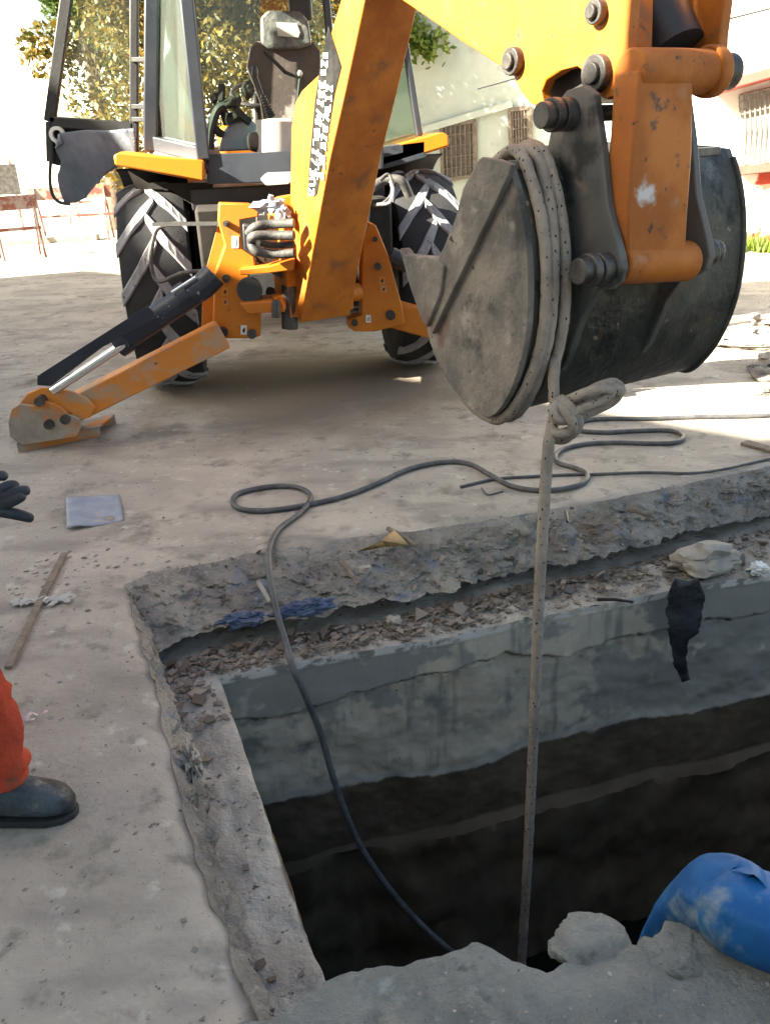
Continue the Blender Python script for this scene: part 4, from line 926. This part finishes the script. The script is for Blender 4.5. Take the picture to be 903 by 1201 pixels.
for v in bm.verts: v.co.y += .014*noise.noise(v.co*9)+.004*noise.noise(v.co*40); v.co.x += .006*noise.noise(v.co*30)
bm.verts.index_update(); x.add([v.co.copy() for v in bm.verts], [tuple(v.index for v in f.verts) for f in bm.faces]); bm.free()
o = x.build('plastic_rag', M['blackbag'], None, smooth=60); md = o.modifiers.new('t','SOLIDIFY'); md.thickness = .005; tag(o, 'black torn plastic rag hanging over the pit wall at right', 'rag')
crumple('paper', G(892,668,-.225), (.055,.05,.022), M['white'], 'crumpled white paper on the ledge beside the large pale stone', 'paper', 14, .2)
x = MB(); c = PY(440,632,3.45)
x.add([G(418,647,.01), G(448,634,.03), G(462,622,.03), G(480,640,.02), G(452,641,.0)], [(0,1,4),(1,2,3),(1,3,4)])
o = x.build('dry_husk', M['drygold'], None); md = o.modifiers.new('t','SOLIDIFY'); md.thickness = .004; tag(o, 'torn yellow brown dry husk on the broken slab edge', 'husk')
def stick(a_, b_, Y, r, label, m='wood', name='wood_stick', z=.0):
    x = MB(); p, q = G(*a_, Y), G(*b_, Y-.01); mid = p.lerp(q,.5)+Vector((0,0,.006)); x.tube([p, mid, q], [r, r*.9, r*.7], 7); tag(x.build(name, M[m], None), label, 'stick')
stick((455,620),(488,640),.0,.012,'short dark broken stick beside the dry husk')
stick((400,658),(420,685),-.055,.011,'pale splinter of wood stuck in the broken slab right of the cable')
stick((303,683),(316,706),-.08,.011,'short pale stick in the rubble just left of the cable', 'stone')
stick((735,598),(758,604),.008,.012,'brown twig lying on the slab edge right of the rope')
stick((663,600),(665,612),.05,.009,'rusty bar stub sticking out of the slab edge near the rope', 'pin', 'steel_bar')
stick((700,703),(742,706),-.235,.008,'thin dark stick on the ledge right of the rope', 'dark')
x = MB(); x.beam(G(872,519,.01), G(935,536,.01), .07, .018); tag(x.build('wood_board', M['wood'], None, bevel=.003), 'dark board end on the ground at the right frame edge above the cord', 'board')

# rubble heap at right
heap = [((872,400),6.9,(.30,.22,.05),'flat broken slab lying at the top of the rubble heap at right',21), ((893,412),6.6,(.34,.2,.045),'flat broken slab lying lower in the rubble heap at right',22), ((905,388),7.4,(.25,.2,.06),'broken slab at the back of the rubble heap at right',23),
        ((895,455),5.65,(.12,.08,.05),'dark clod in the middle of the dirt pile at right',24), ((899,475),5.3,(.11,.09,.045),'dark clod nearest the sunlit patch at right',25), ((885,443),5.9,(.10,.07,.03),'small flat clod behind the dark clods at right',26), ((912,430),6.0,(.16,.12,.06),'big dark clod at the right frame edge',27)]
for (a_, Y, r_, lb, s) in heap:
    c = PY(*a_, Y); c.z = r_[2]*.7; rock('slab_fragment' if s < 24 else 'clod', c, r_, M['stone'] if s < 24 else M['broken'], lb, s, 'rubble piece', 'rubble pieces heaped on the right', amp=.35, rotz=s, freq=1.1)

# blue pipe
x = MB(); pc = [Vector((1.75,.72,.10)), Vector((1.32,.93,.12)), PY(903,1082,1.25), PY(862,1059,1.31), PY(828,1048,1.37), PY(800,1066,1.42), PY(779,1104,1.45), PY(756,1170,1.49), PY(735,1260,1.50)]
pc = catmull(pc, 7); rs = [.104 - .026*max(0, min(1, (i/(len(pc)-1)-.42)*5)) for i in range(len(pc))]
x.tube(pc, rs, 48, True, sq=.78)
for i, v in enumerate(x.v):
    if i//48 < len(pc):
        c_ = pc[i//48]; d = v-c_; a_ = 2*math.pi*(i % 48)/48; k_ = max(abs(math.cos(a_)), abs(math.sin(a_)))**-1
        x.v[i] = c_ + d*(.88+.12*(k_-1)/.414) + nrm(v, 9)*.008 + nrm(v, 30)*.002
tag(x.build('blue_pipe', M['bluepipe'], None, smooth=60), 'dirty bright blue plastic pipe bent over the near edge of the pit', 'pipe')

# ------------------------------------------------------------------ person at the left frame edge
pe_ = empty('person', (-1.05, 1.78, 0), 'person in orange work trousers, black boots and black gloves at the left frame edge', 'person')
def skin(name, verts, edges, radii, mat_, parent, root=0, levels=2):
    me = bpy.data.meshes.new(name); me.from_pydata([tuple(v) for v in verts], edges, []); o = bpy.data.objects.new(name, me); C.objects.link(o)
    o.modifiers.new('skin', 'SKIN'); 
    if not me.skin_vertices: me.attributes  # layer is made with the modifier
    sv = me.skin_vertices[0].data if me.skin_vertices else None
    if sv is None:
        bm = bmesh.new(); bm.from_mesh(me); bm.verts.layers.skin.verify(); bm.to_mesh(me); bm.free(); sv = me.skin_vertices[0].data
    for i, r_ in enumerate(radii):
        sv[i].radius = (r_, r_) if not isinstance(r_, tuple) else r_; sv[i].use_root = (i == root)
    o.modifiers['skin'].use_smooth_shade = True
    sb = o.modifiers.new('sub', 'SUBSURF'); sb.levels = levels; sb.render_levels = levels
    me.materials.append(mat_); o.parent = parent
    if parent:
        T = Vector((0,0,0)); q_ = parent
        while q_: T += Vector(q_.location); q_ = q_.parent
        me.transform(Matrix.Translation(-T))
    return o
bx, by = -1.12, 1.80      # feet centre; facing +x
AN = Vector((-1.03, 1.79, .10))       # near ankle, visible boot
AN2 = Vector((-1.42, 2.02, .10))
hip = Vector((-1.22, 1.90, .93))
# body: one surface
V = [hip, hip+Vector((0,-.09,-.05)), Vector((-1.10,1.80,.50)), AN+Vector((-.05,0,.02)), hip+Vector((0,.10,-.05)), Vector((-1.30,2.0,.50)), AN2, hip+Vector((.01,0,.25)), hip+Vector((.02,0,.48)), hip+Vector((.03,0,.58)),
     hip+Vector((.05,0,.66)), hip+Vector((.02,-.19,.50)), hip+Vector((-.02,-.22,.20)), Vector((-1.05,1.74,.965)), hip+Vector((.02,.19,.50)), hip+Vector((-.05,.23,.20)), hip+Vector((.05,.22,-.05))]
Eg = [(0,1),(1,2),(2,3),(0,4),(4,5),(5,6),(0,7),(7,8),(8,9),(9,10),(8,11),(11,12),(12,13),(8,14),(14,15),(15,16)]
Rd = [.13,.095,.072,.052,.095,.072,.052,.125,.13,.06,.055,.065,.05,.034,.065,.05,.034]
skin('body', V, Eg, Rd, M['cloth_or'], pe_)
# loose trouser leg with folds over the visible leg
def trouser(kn_, an_, nm):
    x = MB(); top_ = kn_+Vector((-.08,.02,.35)); pts_ = catmull([top_, kn_+Vector((-.01,0,.08)), kn_+Vector((.0,0,-.08)), kn_.lerp(an_,.6)+Vector((.01,0,0)), an_+Vector((0,0,.035))], 12); n_ = len(pts_)
    rs = [(.098 - .022*i/n_) for i in range(n_)]; x.tube(pts_, rs, 40, False)
    for i, v in enumerate(x.v):
        ring = i//40; t = ring/n_; ang = (i % 40)/40*6.283; c_ = pts_[ring]; d = (v-c_)
        f_ = 1 + .10*noise.noise(Vector((math.cos(ang)*1.6, math.sin(ang)*1.6, t*13))) + .09*(1-abs(noise.noise(Vector((math.cos(ang)*1.1+3, math.sin(ang)*1.1, t*9)))*3)) + (.05*math.sin(t*60+2*ang)*max(0, (t-.7)*3.3))
        x.v[i] = c_ + Vector((d.x*f_, d.y*f_, d.z))
    o = x.build(nm, M['cloth_or'], pe_, smooth=80); md = o.modifiers.new('t','SOLIDIFY'); md.thickness = .004
trouser(Vector((-1.068,1.80,.50)), AN+Vector((-.02,0,0)), 'trouser_leg'); trouser(Vector((-1.30,2.0,.50)), AN2, 'trouser_leg')
def boot(an):
    b0 = empty('boot', (0,0,0), None, None); b0.parent = pe_; b0.location = an - pe_.location
    x = MB(); rows_ = [(-.10,.0,.045,.085),(-.085,0,.052,.125),(-.05,0,.052,.155),(0,0,.050,.160),(.05,0,.050,.125),(.10,0,.054,.098),(.15,0,.056,.086),(.185,0,.052,.076),(.215,0,.040,.060),(.232,0,.02,.035)]
    n_ = 24; vs = []
    for (px_, _, hw_, h_) in rows_:
        for k in range(n_):
            a_ = 6.283*k/n_; yy = hw_*math.copysign(abs(math.cos(a_))**.8, math.cos(a_)); zz = h_/2 + h_/2*math.copysign(abs(math.sin(a_))**.75, math.sin(a_)); vs.append((an.x+px_*.93, an.y+yy*(1 if zz < h_*.6 else .85), .022+zz))
    fs = [(j*n_+k, j*n_+(k+1) % n_, (j+1)*n_+(k+1) % n_, (j+1)*n_+k) for j in range(len(rows_)-1) for k in range(n_)]+[tuple(range(n_)), tuple(range((len(rows_)-1)*n_, len(rows_)*n_))[::-1]]
    x.add(vs, fs); x.tube([an+Vector((-.03,0,.05)), an+Vector((-.03,0,.17))], .055, 20); o = x.build('upper', M['boot'], b0, smooth=80); sb = o.modifiers.new('s','SUBSURF'); sb.levels = sb.render_levels = 1
    x = MB(); sole = [(-.115,-.03),(-.10,-.052),(-.02,-.05),(.08,-.056),(.16,-.062),(.21,-.05),(.24,-.025),(.247,0),(.24,.025),(.21,.05),(.16,.062),(.08,.056),(-.02,.05),(-.10,.052),(-.115,.03)]
    x.prism([(an.x+a_*.89, an.y+b_*.86, .001) for a_, b_ in sole], (0,0,.020)); x.build('sole', M['rubber'], b0, bevel=.005)
    x = MB(); 
    for k in range(4): x.tube(catmull([(an.x+.03+k*.022, an.y-.03, .128-k*.013), (an.x+.036+k*.022, an.y, .150-k*.014), (an.x+.045+k*.022, an.y+.03, .125-k*.013)]), .0035, 6)
    x.build('laces', M['black'], b0)
boot(AN+Vector((-.05,0,0))); boot(AN2)
# glove: palm + five fingers
gl_ = empty('glove', (0,0,0), None, None); gl_.parent = pe_; gl_.location = Vector((-1.0,1.76,.95))-pe_.location
def hp(px, py, dy=0): return PY(px, py, 1.74+dy)
gv = [hp(-60,585), hp(-30,583), hp(-8,580)]
ge = [(0,1),(1,2)]; gr = [.036,(.04,.028),(.036,.026)]
skin('palm', gv, ge, gr, M['glove'], gl_, 0, 2)
for f_ in ([(-8,580,0),(4,574,0),(14,568,.01),(24,570,.02)], [(-10,586,-.01),(6,584,-.015),(22,576,-.02),(36,575,-.02)], [(-10,590,-.02),(4,592,-.03),(18,586,-.035),(30,580,-.035)], [(-12,566,.02),(-4,560,.025),(4,556,.03),(9,563,.03)], [(-25,592,-.02),(-2,599,-.03),(20,603,-.035),(41,609,-.035)]):
    skin('finger', [hp(*p) for p in f_], [(0,1),(1,2),(2,3)], [.016,.0145,.014,.011], M['glove'], gl_, 0, 2)
# head
x = MB(); hc = hip+Vector((.07,0,.76)); x.blob(hc, (.095,.075,.12), 1, .04, 1, 4); x.blob(hc+Vector((.095,0,-.01)), (.02,.014,.025), 1, .02, 1, 2); x.blob(hc+Vector((.0,-.075,-.01)), (.02,.012,.03), 1, .02, 1, 2); x.blob(hc+Vector((0,.075,-.01)), (.02,.012,.03), 1, .02, 1, 2)
x.tube([hc+Vector((-.02,0,-.16)), hc+Vector((-.01,0,-.05))], .05, 16); x.build('head', M['skin'], pe_, smooth=80)
x = MB(); x.blob(hc+Vector((-.015,0,.035)), (.10,.083,.10), 3, .08, 2, 4); x.build('hair', M['hair'], pe_, smooth=80)
x = MB(); 
for s in (-1,1): x.blob(hc+Vector((.086,s*.03,.012)), (.01,.014,.007), 1, .01, 1, 2)
build_split(x, 'eye', M['hair'], pe_); x = MB(); x.blob(hc+Vector((.088,0,-.055)), (.01,.026,.006), 1, .02, 1, 2); x.build('mouth', M['pink'], pe_)

# ------------------------------------------------------------------ background
def wall_box(x, c0, c1, z0, z1, d):  # wall from c0 to c1 (xy), thickness d away
    c0 = Vector((*c0, 0)); c1 = Vector((*c1, 0)); t = (c1-c0).normalized(); nn = Vector((-t.y, t.x, 0))*d
    x.prism([c0+UPZ*z0, c1+UPZ*z0, c1+UPZ*z1, c0+UPZ*z1], nn); return nn
# pale green building in the middle
gb_ = empty('house', (1.5, 15.6, 0), 'pale green rendered house behind the backhoe with dark shuttered windows and dappled sun', 'house')
a0, a1 = Vector((-.2, 16.6)), Vector((4.2, 14.4))
x = MB(); wall_box(x, a0, a1, 0, 6.2, 4); x.build('wall', M['green_wall'], gb_)
tg = (a1-a0).normalized(); ng = Vector((tg.y, -tg.x, 0)); p0g = Vector((a0.x, a0.y, 0))
def gw(px, py, lift=0): return PL(px, py, p0g+ng*lift, ng)
for q, nm in (([(518,147),(557,142),(558,206),(520,211)], 0), ([(598,129),(622,126),(622,182),(600,186)], 1), ([(488,186),(500,183),(500,198),(488,202)], 2)):
    w_ = empty('window', (0,0,0), None, None); w_.parent = gb_; P4 = [gw(a_, b_, .03) for a_, b_ in q]; w_.location = P4[0]-gb_.location
    x = MB(); x.prism(P4, -ng*.02); x.build('shutter', M['window_dark'], w_)
    x = MB()
    for i in range(4): x.beam(P4[i]+ng*.02, P4[(i+1) % 4]+ng*.02, .06, .06, up=ng)
    for i in range(1, 7): x.tube([P4[0].lerp(P4[1], i/7)+ng*.03, P4[3].lerp(P4[2], i/7)+ng*.03], .012, 5)
    for i in range(1, 5): x.tube([P4[0].lerp(P4[3], i/5)+ng*.03, P4[1].lerp(P4[2], i/5)+ng*.03], .01, 5)
    x.build('grille', M['wood'], w_)
x = MB(); x.beam(gw(478,158,.06), gw(600,122,.06), .10, .07, up=ng); x.build('string_course', M['green_wall'], gb_)
x = MB(); x.beam(gw(560,38,.05), gw(561,44,.05), .2, .1, up=ng); x.build('wall_lamp', M['black'], gb_)
# right house
rh = empty('house', (6, 12, 0), 'bright white house at right with a pink ledge and an iron window grille', 'house')
h0, h1 = Vector((3.85, 13.3)), Vector((9.0, 10.2)); th_ = (h1-h0).normalized(); nh = Vector((th_.y, -th_.x, 0)); p0h = Vector((h0.x, h0.y, 0))
x = MB(); wall_box(x, h0, h1, 0, 5.5, 4); x.build('wall', M['white_wall'], rh)
def hw_(px, py, lift=0): return PL(px, py, p0h+nh*lift, nh)
zb_ = [hw_(862,98), hw_(905,84)]
x = MB(); x.beam(hw_(835,106,.2), hw_(990,62,.2), .5, .12, up=UPZ); x.build('ledge', M['pink'], rh, bevel=.01)
x = MB(); x.prism([hw_(866,112,.01), hw_(930,96,.01), hw_(930,200,.01), hw_(868,196,.01)], nh*.03); x.build('window', M['offwhite'], rh)
x = MB()
for i in range(12): 
    u_ = 866+i*6; x.tube([hw_(u_,112-(u_-866)*.24,.10), hw_(u_+2,150,.13), hw_(u_,197,.10)], .012, 5)
for yy in (112,135,195): x.tube([hw_(866,yy,.10), hw_(932,yy-16,.10)], .014, 5)
for i in range(6): x.lathe([(0,.05),(0,.065),(.01,.065),(.01,.05)], hw_(872+i*10,123-i*2.2,.10), nh, 14, closed=True)
x.build('grille', M['grille'], rh)
x = MB(); x.beam(hw_(866,200,.1), hw_(935,192,.1), .25, .10, up=UPZ); x.build('sill', M['pink'], rh)
x = MB(); x.prism([hw_(862,206,.0), hw_(960,197,.0), hw_(960,300,.0), hw_(862,290,.0)], nh*.025); x.build('dado', M['graffiti_wall'], rh)
# grass at its foot
x = MB()
for k in range(2600):
    t = random.random(); p = Vector((h0.x+(h1.x-h0.x)*t, h0.y+(h1.y-h0.y)*t, 0))+nh*random.uniform(.05,.9)
    s = random.uniform(.08,.22); a_ = random.random()*6.28; d = Vector((math.cos(a_), math.sin(a_), 0))*.02; l_ = Vector((random.gauss(0,.06), random.gauss(0,.06), s)); n_ = len(x.v)
    x.v += [p-d, p+d, p+l_]; x.f.append((n_,n_+1,n_+2)); x.m.append(0)
tag(x.build('grass', M['leaf_vine'], None, smooth=0), 'strip of sunlit grass along the foot of the white house at right', 'grass', kind='stuff')
# power line
x = MB(); x.tube([PY(560,104,11), PY(855,22,10), PY(903,10,9.8), PY(1400,-120,8)], .012, 6); tag(x.build('power_line', M['black'], None), 'thin dark overhead cable at the top right', 'cable')
# left background
lh = empty('house', (-14, 30, 0), 'bright white low building far behind the backhoe at left', 'house')
x = MB(); wall_box(x, (-26, 31), (-3, 27), 0, 4.2, 6); x.build('wall', M['white_wall'], lh)
x = MB(); wall_box(x, (-26.2, 30.8), (-2.8, 26.8), 4.2, 4.45, 6.4); x.build('roof', M['white_wall'], lh)
for k in range(4):
    c = Vector((-24+k*5.2, 31-.35-k*.9, 0)); w_ = empty('window', (0,0,0), None, None); w_.parent = lh; w_.location = c-lh.location
    x = MB(); x.box(c+UPZ*1.9, (1.6,.1,1.2)); x.build('frame', M['offwhite'], w_); x = MB(); x.box(c+UPZ*1.9+Vector((0,-.06,0)), (1.3,.04,1.0)); x.build('pane', M['grille'], w_)
tag(empty('garden_wall', (-6,20,0), 'low white wall seen through the open cab door', 'wall'))
gw_ = [o for o in bpy.data.objects if o.name == 'garden_wall'][0]
x = MB(); wall_box(x, (-11, 22.5), (1.0, 21.5), 0, 2.0, .3); x.build('wall', M['white_wall'], gw_); x = MB(); wall_box(x, (-11.1, 22.45), (1.1, 21.45), 2.0, 2.12, .4); x.build('coping', M['white_wall'], gw_)
# barriers
def barrier(c, ang, w, label):
    e0 = empty('barrier', c, label, 'barrier', 'worn red and white road barriers'); t = Vector((math.cos(ang), math.sin(ang), 0)); nn = Vector((-t.y, t.x, 0)); c = Vector(c)
    x = MB(); x.beam(c-t*w/2+UPZ*.85, c+t*w/2+UPZ*.85, .03, .22); x.build('board', M['redwhite'], e0)
    x = MB(); x.beam(c-t*w/2+UPZ*.45, c+t*w/2+UPZ*.45, .02, .05); x.build('rail', M['redwhite'], e0)
    for s in (-1, 1):
        for d in (-1, 1): x = MB(); x.beam(c+t*s*w*.42+UPZ*.95, c+t*s*w*.42+nn*d*.28, .045, .03, up=t); x.build('leg', M['redwhite'], e0)
barrier((-5.75, 14.6, 0), .5, .75, 'worn folding barrier standing nearest on the left, beside the frame edge'); barrier((-5.6, 17.0, 0), .1, 1.5, 'red and white barrier standing just behind the folding one'); barrier((-6.0, 21.0, 0), -.1, 2.2, 'long rusty barrier farthest back, under the door cover')
x = MB(); x.box((-5.2, 19.2, .04), (2.6, .25, .08), Matrix.Rotation(.05,3,'Z')); x.box((-6.3,16.9,.05),(2.2,.3,.1), Matrix.Rotation(.1,3,'Z')); tag(x.build('kerb', M['stone'], None, bevel=.01), kind='structure')
# machinery-like box on the left
e0 = empty('signboard', (-8.2, 19.5, 0), 'grey board on posts behind the barriers at left', 'board'); x = MB(); x.box((-8.0,19.5,1.05),(1.1,.06,.6)); x.build('panel', M['pin'], e0)
for s in (-.45,.45): x = MB(); x.beam((-8.0+s,19.5,0),(-8.0+s,19.5,1.5),.05,.05,up=(0,1,0)); x.build('post', M['redwhite'], e0)

# trees
def tree(name, base, h, cr, n, lm_, label, seed, clump=26, leaf=.10, crown_z=None, flat=1.0, lean=0):
    rd = random.Random(seed); b0 = empty(name, base, label, 'tree'); base = Vector(base); x = MB(); cz_ = crown_z or h*.68
    x.tube(catmull([base, base+Vector((.1,0,h*.2)), base+Vector((-.05,.1,h*.42)), base+Vector((lean,0,h*.6))], 5), [.22-.007*i for i in range(16)], 10)
    cl = []
    for k in range(clump):
        d = Vector((rd.gauss(0,1), rd.gauss(0,1), rd.gauss(0,1))).normalized()*rd.uniform(.35,1); c = base+Vector((lean,0,cz_))+Vector((d.x*cr, d.y*cr*flat, d.z*(h-cz_)))
        cl.append((c, rd.uniform(.28,.5)*cr*.8))
        if k % 2 == 0: x.tube([base+Vector((lean*.8,0,h*.45)), (base+Vector((lean,0,h*.6))).lerp(c,.5), c], [.07,.045,.015], 6)
    x.build('trunk', M['bark'], b0)
    y = MB()
    for k in range(n):
        c, r_ = rd.choice(cl); d = Vector((rd.gauss(0,1), rd.gauss(0,1), rd.gauss(0,.8))).normalized()*r_*rd.random()**.4; p = c+d
        a_ = Vector((rd.gauss(0,1), rd.gauss(0,1), rd.gauss(0,1))).normalized(); b_ = a_.orthogonal().normalized(); b_ = b_*math.cos(1)+a_.cross(b_)*math.sin(rd.random()*6); s = leaf*rd.uniform(.6,1.3)
        n_ = len(y.v); y.v += [p-a_*s, p+b_*s*.45, p+a_*s, p-b_*s*.45]; y.f.append((n_,n_+1,n_+2,n_+3)); y.m.append(0)
    me = bpy.data.meshes.new('crown'); me.from_pydata([tuple(v-base) for v in y.v], [], y.f); me.materials.append(lm_); o = bpy.data.objects.new('crown', me); C.objects.link(o); o.parent = b0
tree('tree', (-2.75, 14.5, 0), 7.6, 2.0, 38000, M['leaf_olive'], 'olive brown sunlit tree seen through the cab beside the seat', 5, 58, .062, 4.0)
tree('tree', (-5.35, 19.0, 0), 6.2, 1.15, 9000, M['leaf_green'], 'light green tree seen through the open cab door', 8, 28, .08, 4.4)
tree('tree', (.2, 17.5, 0), 7.5, 2.6, 12000, M['leaf_olive'], 'tree beside the pale green house, behind the digging arm', 12, 28, .08, 4.8)
x = MB(); rd = random.Random(4); vn = [gw(470,20,.2), gw(480,40,.25), gw(495,52,.3), gw(515,47,.3)]
for k in range(500):
    t = rd.random(); p = catmull(vn,6)[int(t*18)] + Vector((rd.gauss(0,.13), rd.gauss(0,.1), rd.gauss(0,.13))); a_ = Vector((rd.gauss(0,1), rd.gauss(0,1), rd.gauss(0,1))).normalized(); b_ = a_.orthogonal(); s = .07
    n_ = len(x.v); x.v += [p-a_*s, p+b_*s*.5, p+a_*s, p-b_*s*.5]; x.f.append((n_,n_+1,n_+2,n_+3)); x.m.append(0)
tag(x.build('vine', M['leaf_vine'], None, smooth=0), 'green vine hanging against the pale green house right of the boom', 'plant')

# unseen house added beside and behind the camera, outline shaped to shade the yard
e0 = empty('house', (-12, 0, 0), 'long plain unseen house added on the left, its roofline shaped to shade the foreground', 'house')
d_ = Vector((.77, -.64, 0)); n0 = Vector((-.64, -.77, 0)); pA = Vector((-8.41, 1.76, 0)) - d_*8.5; pB = Vector((-8.41, 1.76, 0)) + d_*12
x = MB(); x.prism([pA, pB, pB+UPZ*6.0, pA+UPZ*6.0], n0*6); x.build('wall', M['green_wall'], e0)
x = MB(); x.prism([pA+UPZ*6.0-n0*.02, pB+UPZ*6.0-n0*.02, pB+UPZ*6.01-n0*.02, pA+UPZ*6.01-n0*.02], n0*6.04); x.build('roof', M['terracotta'], e0)
q_ = Vector((-10.66, 3.66, 0)); x = MB(); x.prism([q_-d_*7.5+UPZ*6.02, q_+UPZ*6.02, q_+UPZ*7.6, q_-d_*7.5+UPZ*7.6], n0*5.9); x.build('shade_step', M['green_wall'], e0)  # raised roof block added to shade the ground farther back at left
q_ = Vector((-7.60, 1.10, 0)); x = MB(); x.prism([q_+UPZ*6.02, q_+d_*1.2+UPZ*6.02, q_+d_*1.2+UPZ*6.40, q_+UPZ*6.40], n0*5.9); x.build('shade_step', M['green_wall'], e0)  # low roof block added so the bucket stays in shade
q_ = q_ + d_*1.201; x = MB(); x.prism([q_+UPZ*6.02, q_+d_*7+UPZ*6.02, q_+d_*7+UPZ*9.5, q_+UPZ*9.5], n0*5.9); x.build('shade_storey', M['green_wall'], e0)  # tall block added on the roof to shade the tipping link
for k in range(5):
    c = pA + d_*(2.5+k*3.8) - n0*.03; Mr = Matrix((d_, -n0, UPZ)).transposed(); w_ = empty('window', (0,0,0), None, None); w_.parent = e0; w_.location = c-e0.location
    x = MB(); x.box(c+UPZ*1.8, (1.3,.08,1.2), Mr); x.build('frame', M['white'], w_); x = MB(); x.box(c+UPZ*1.8-n0*.05, (1.1,.03,1.0), Mr); x.build('pane', M['window_dark'], w_)
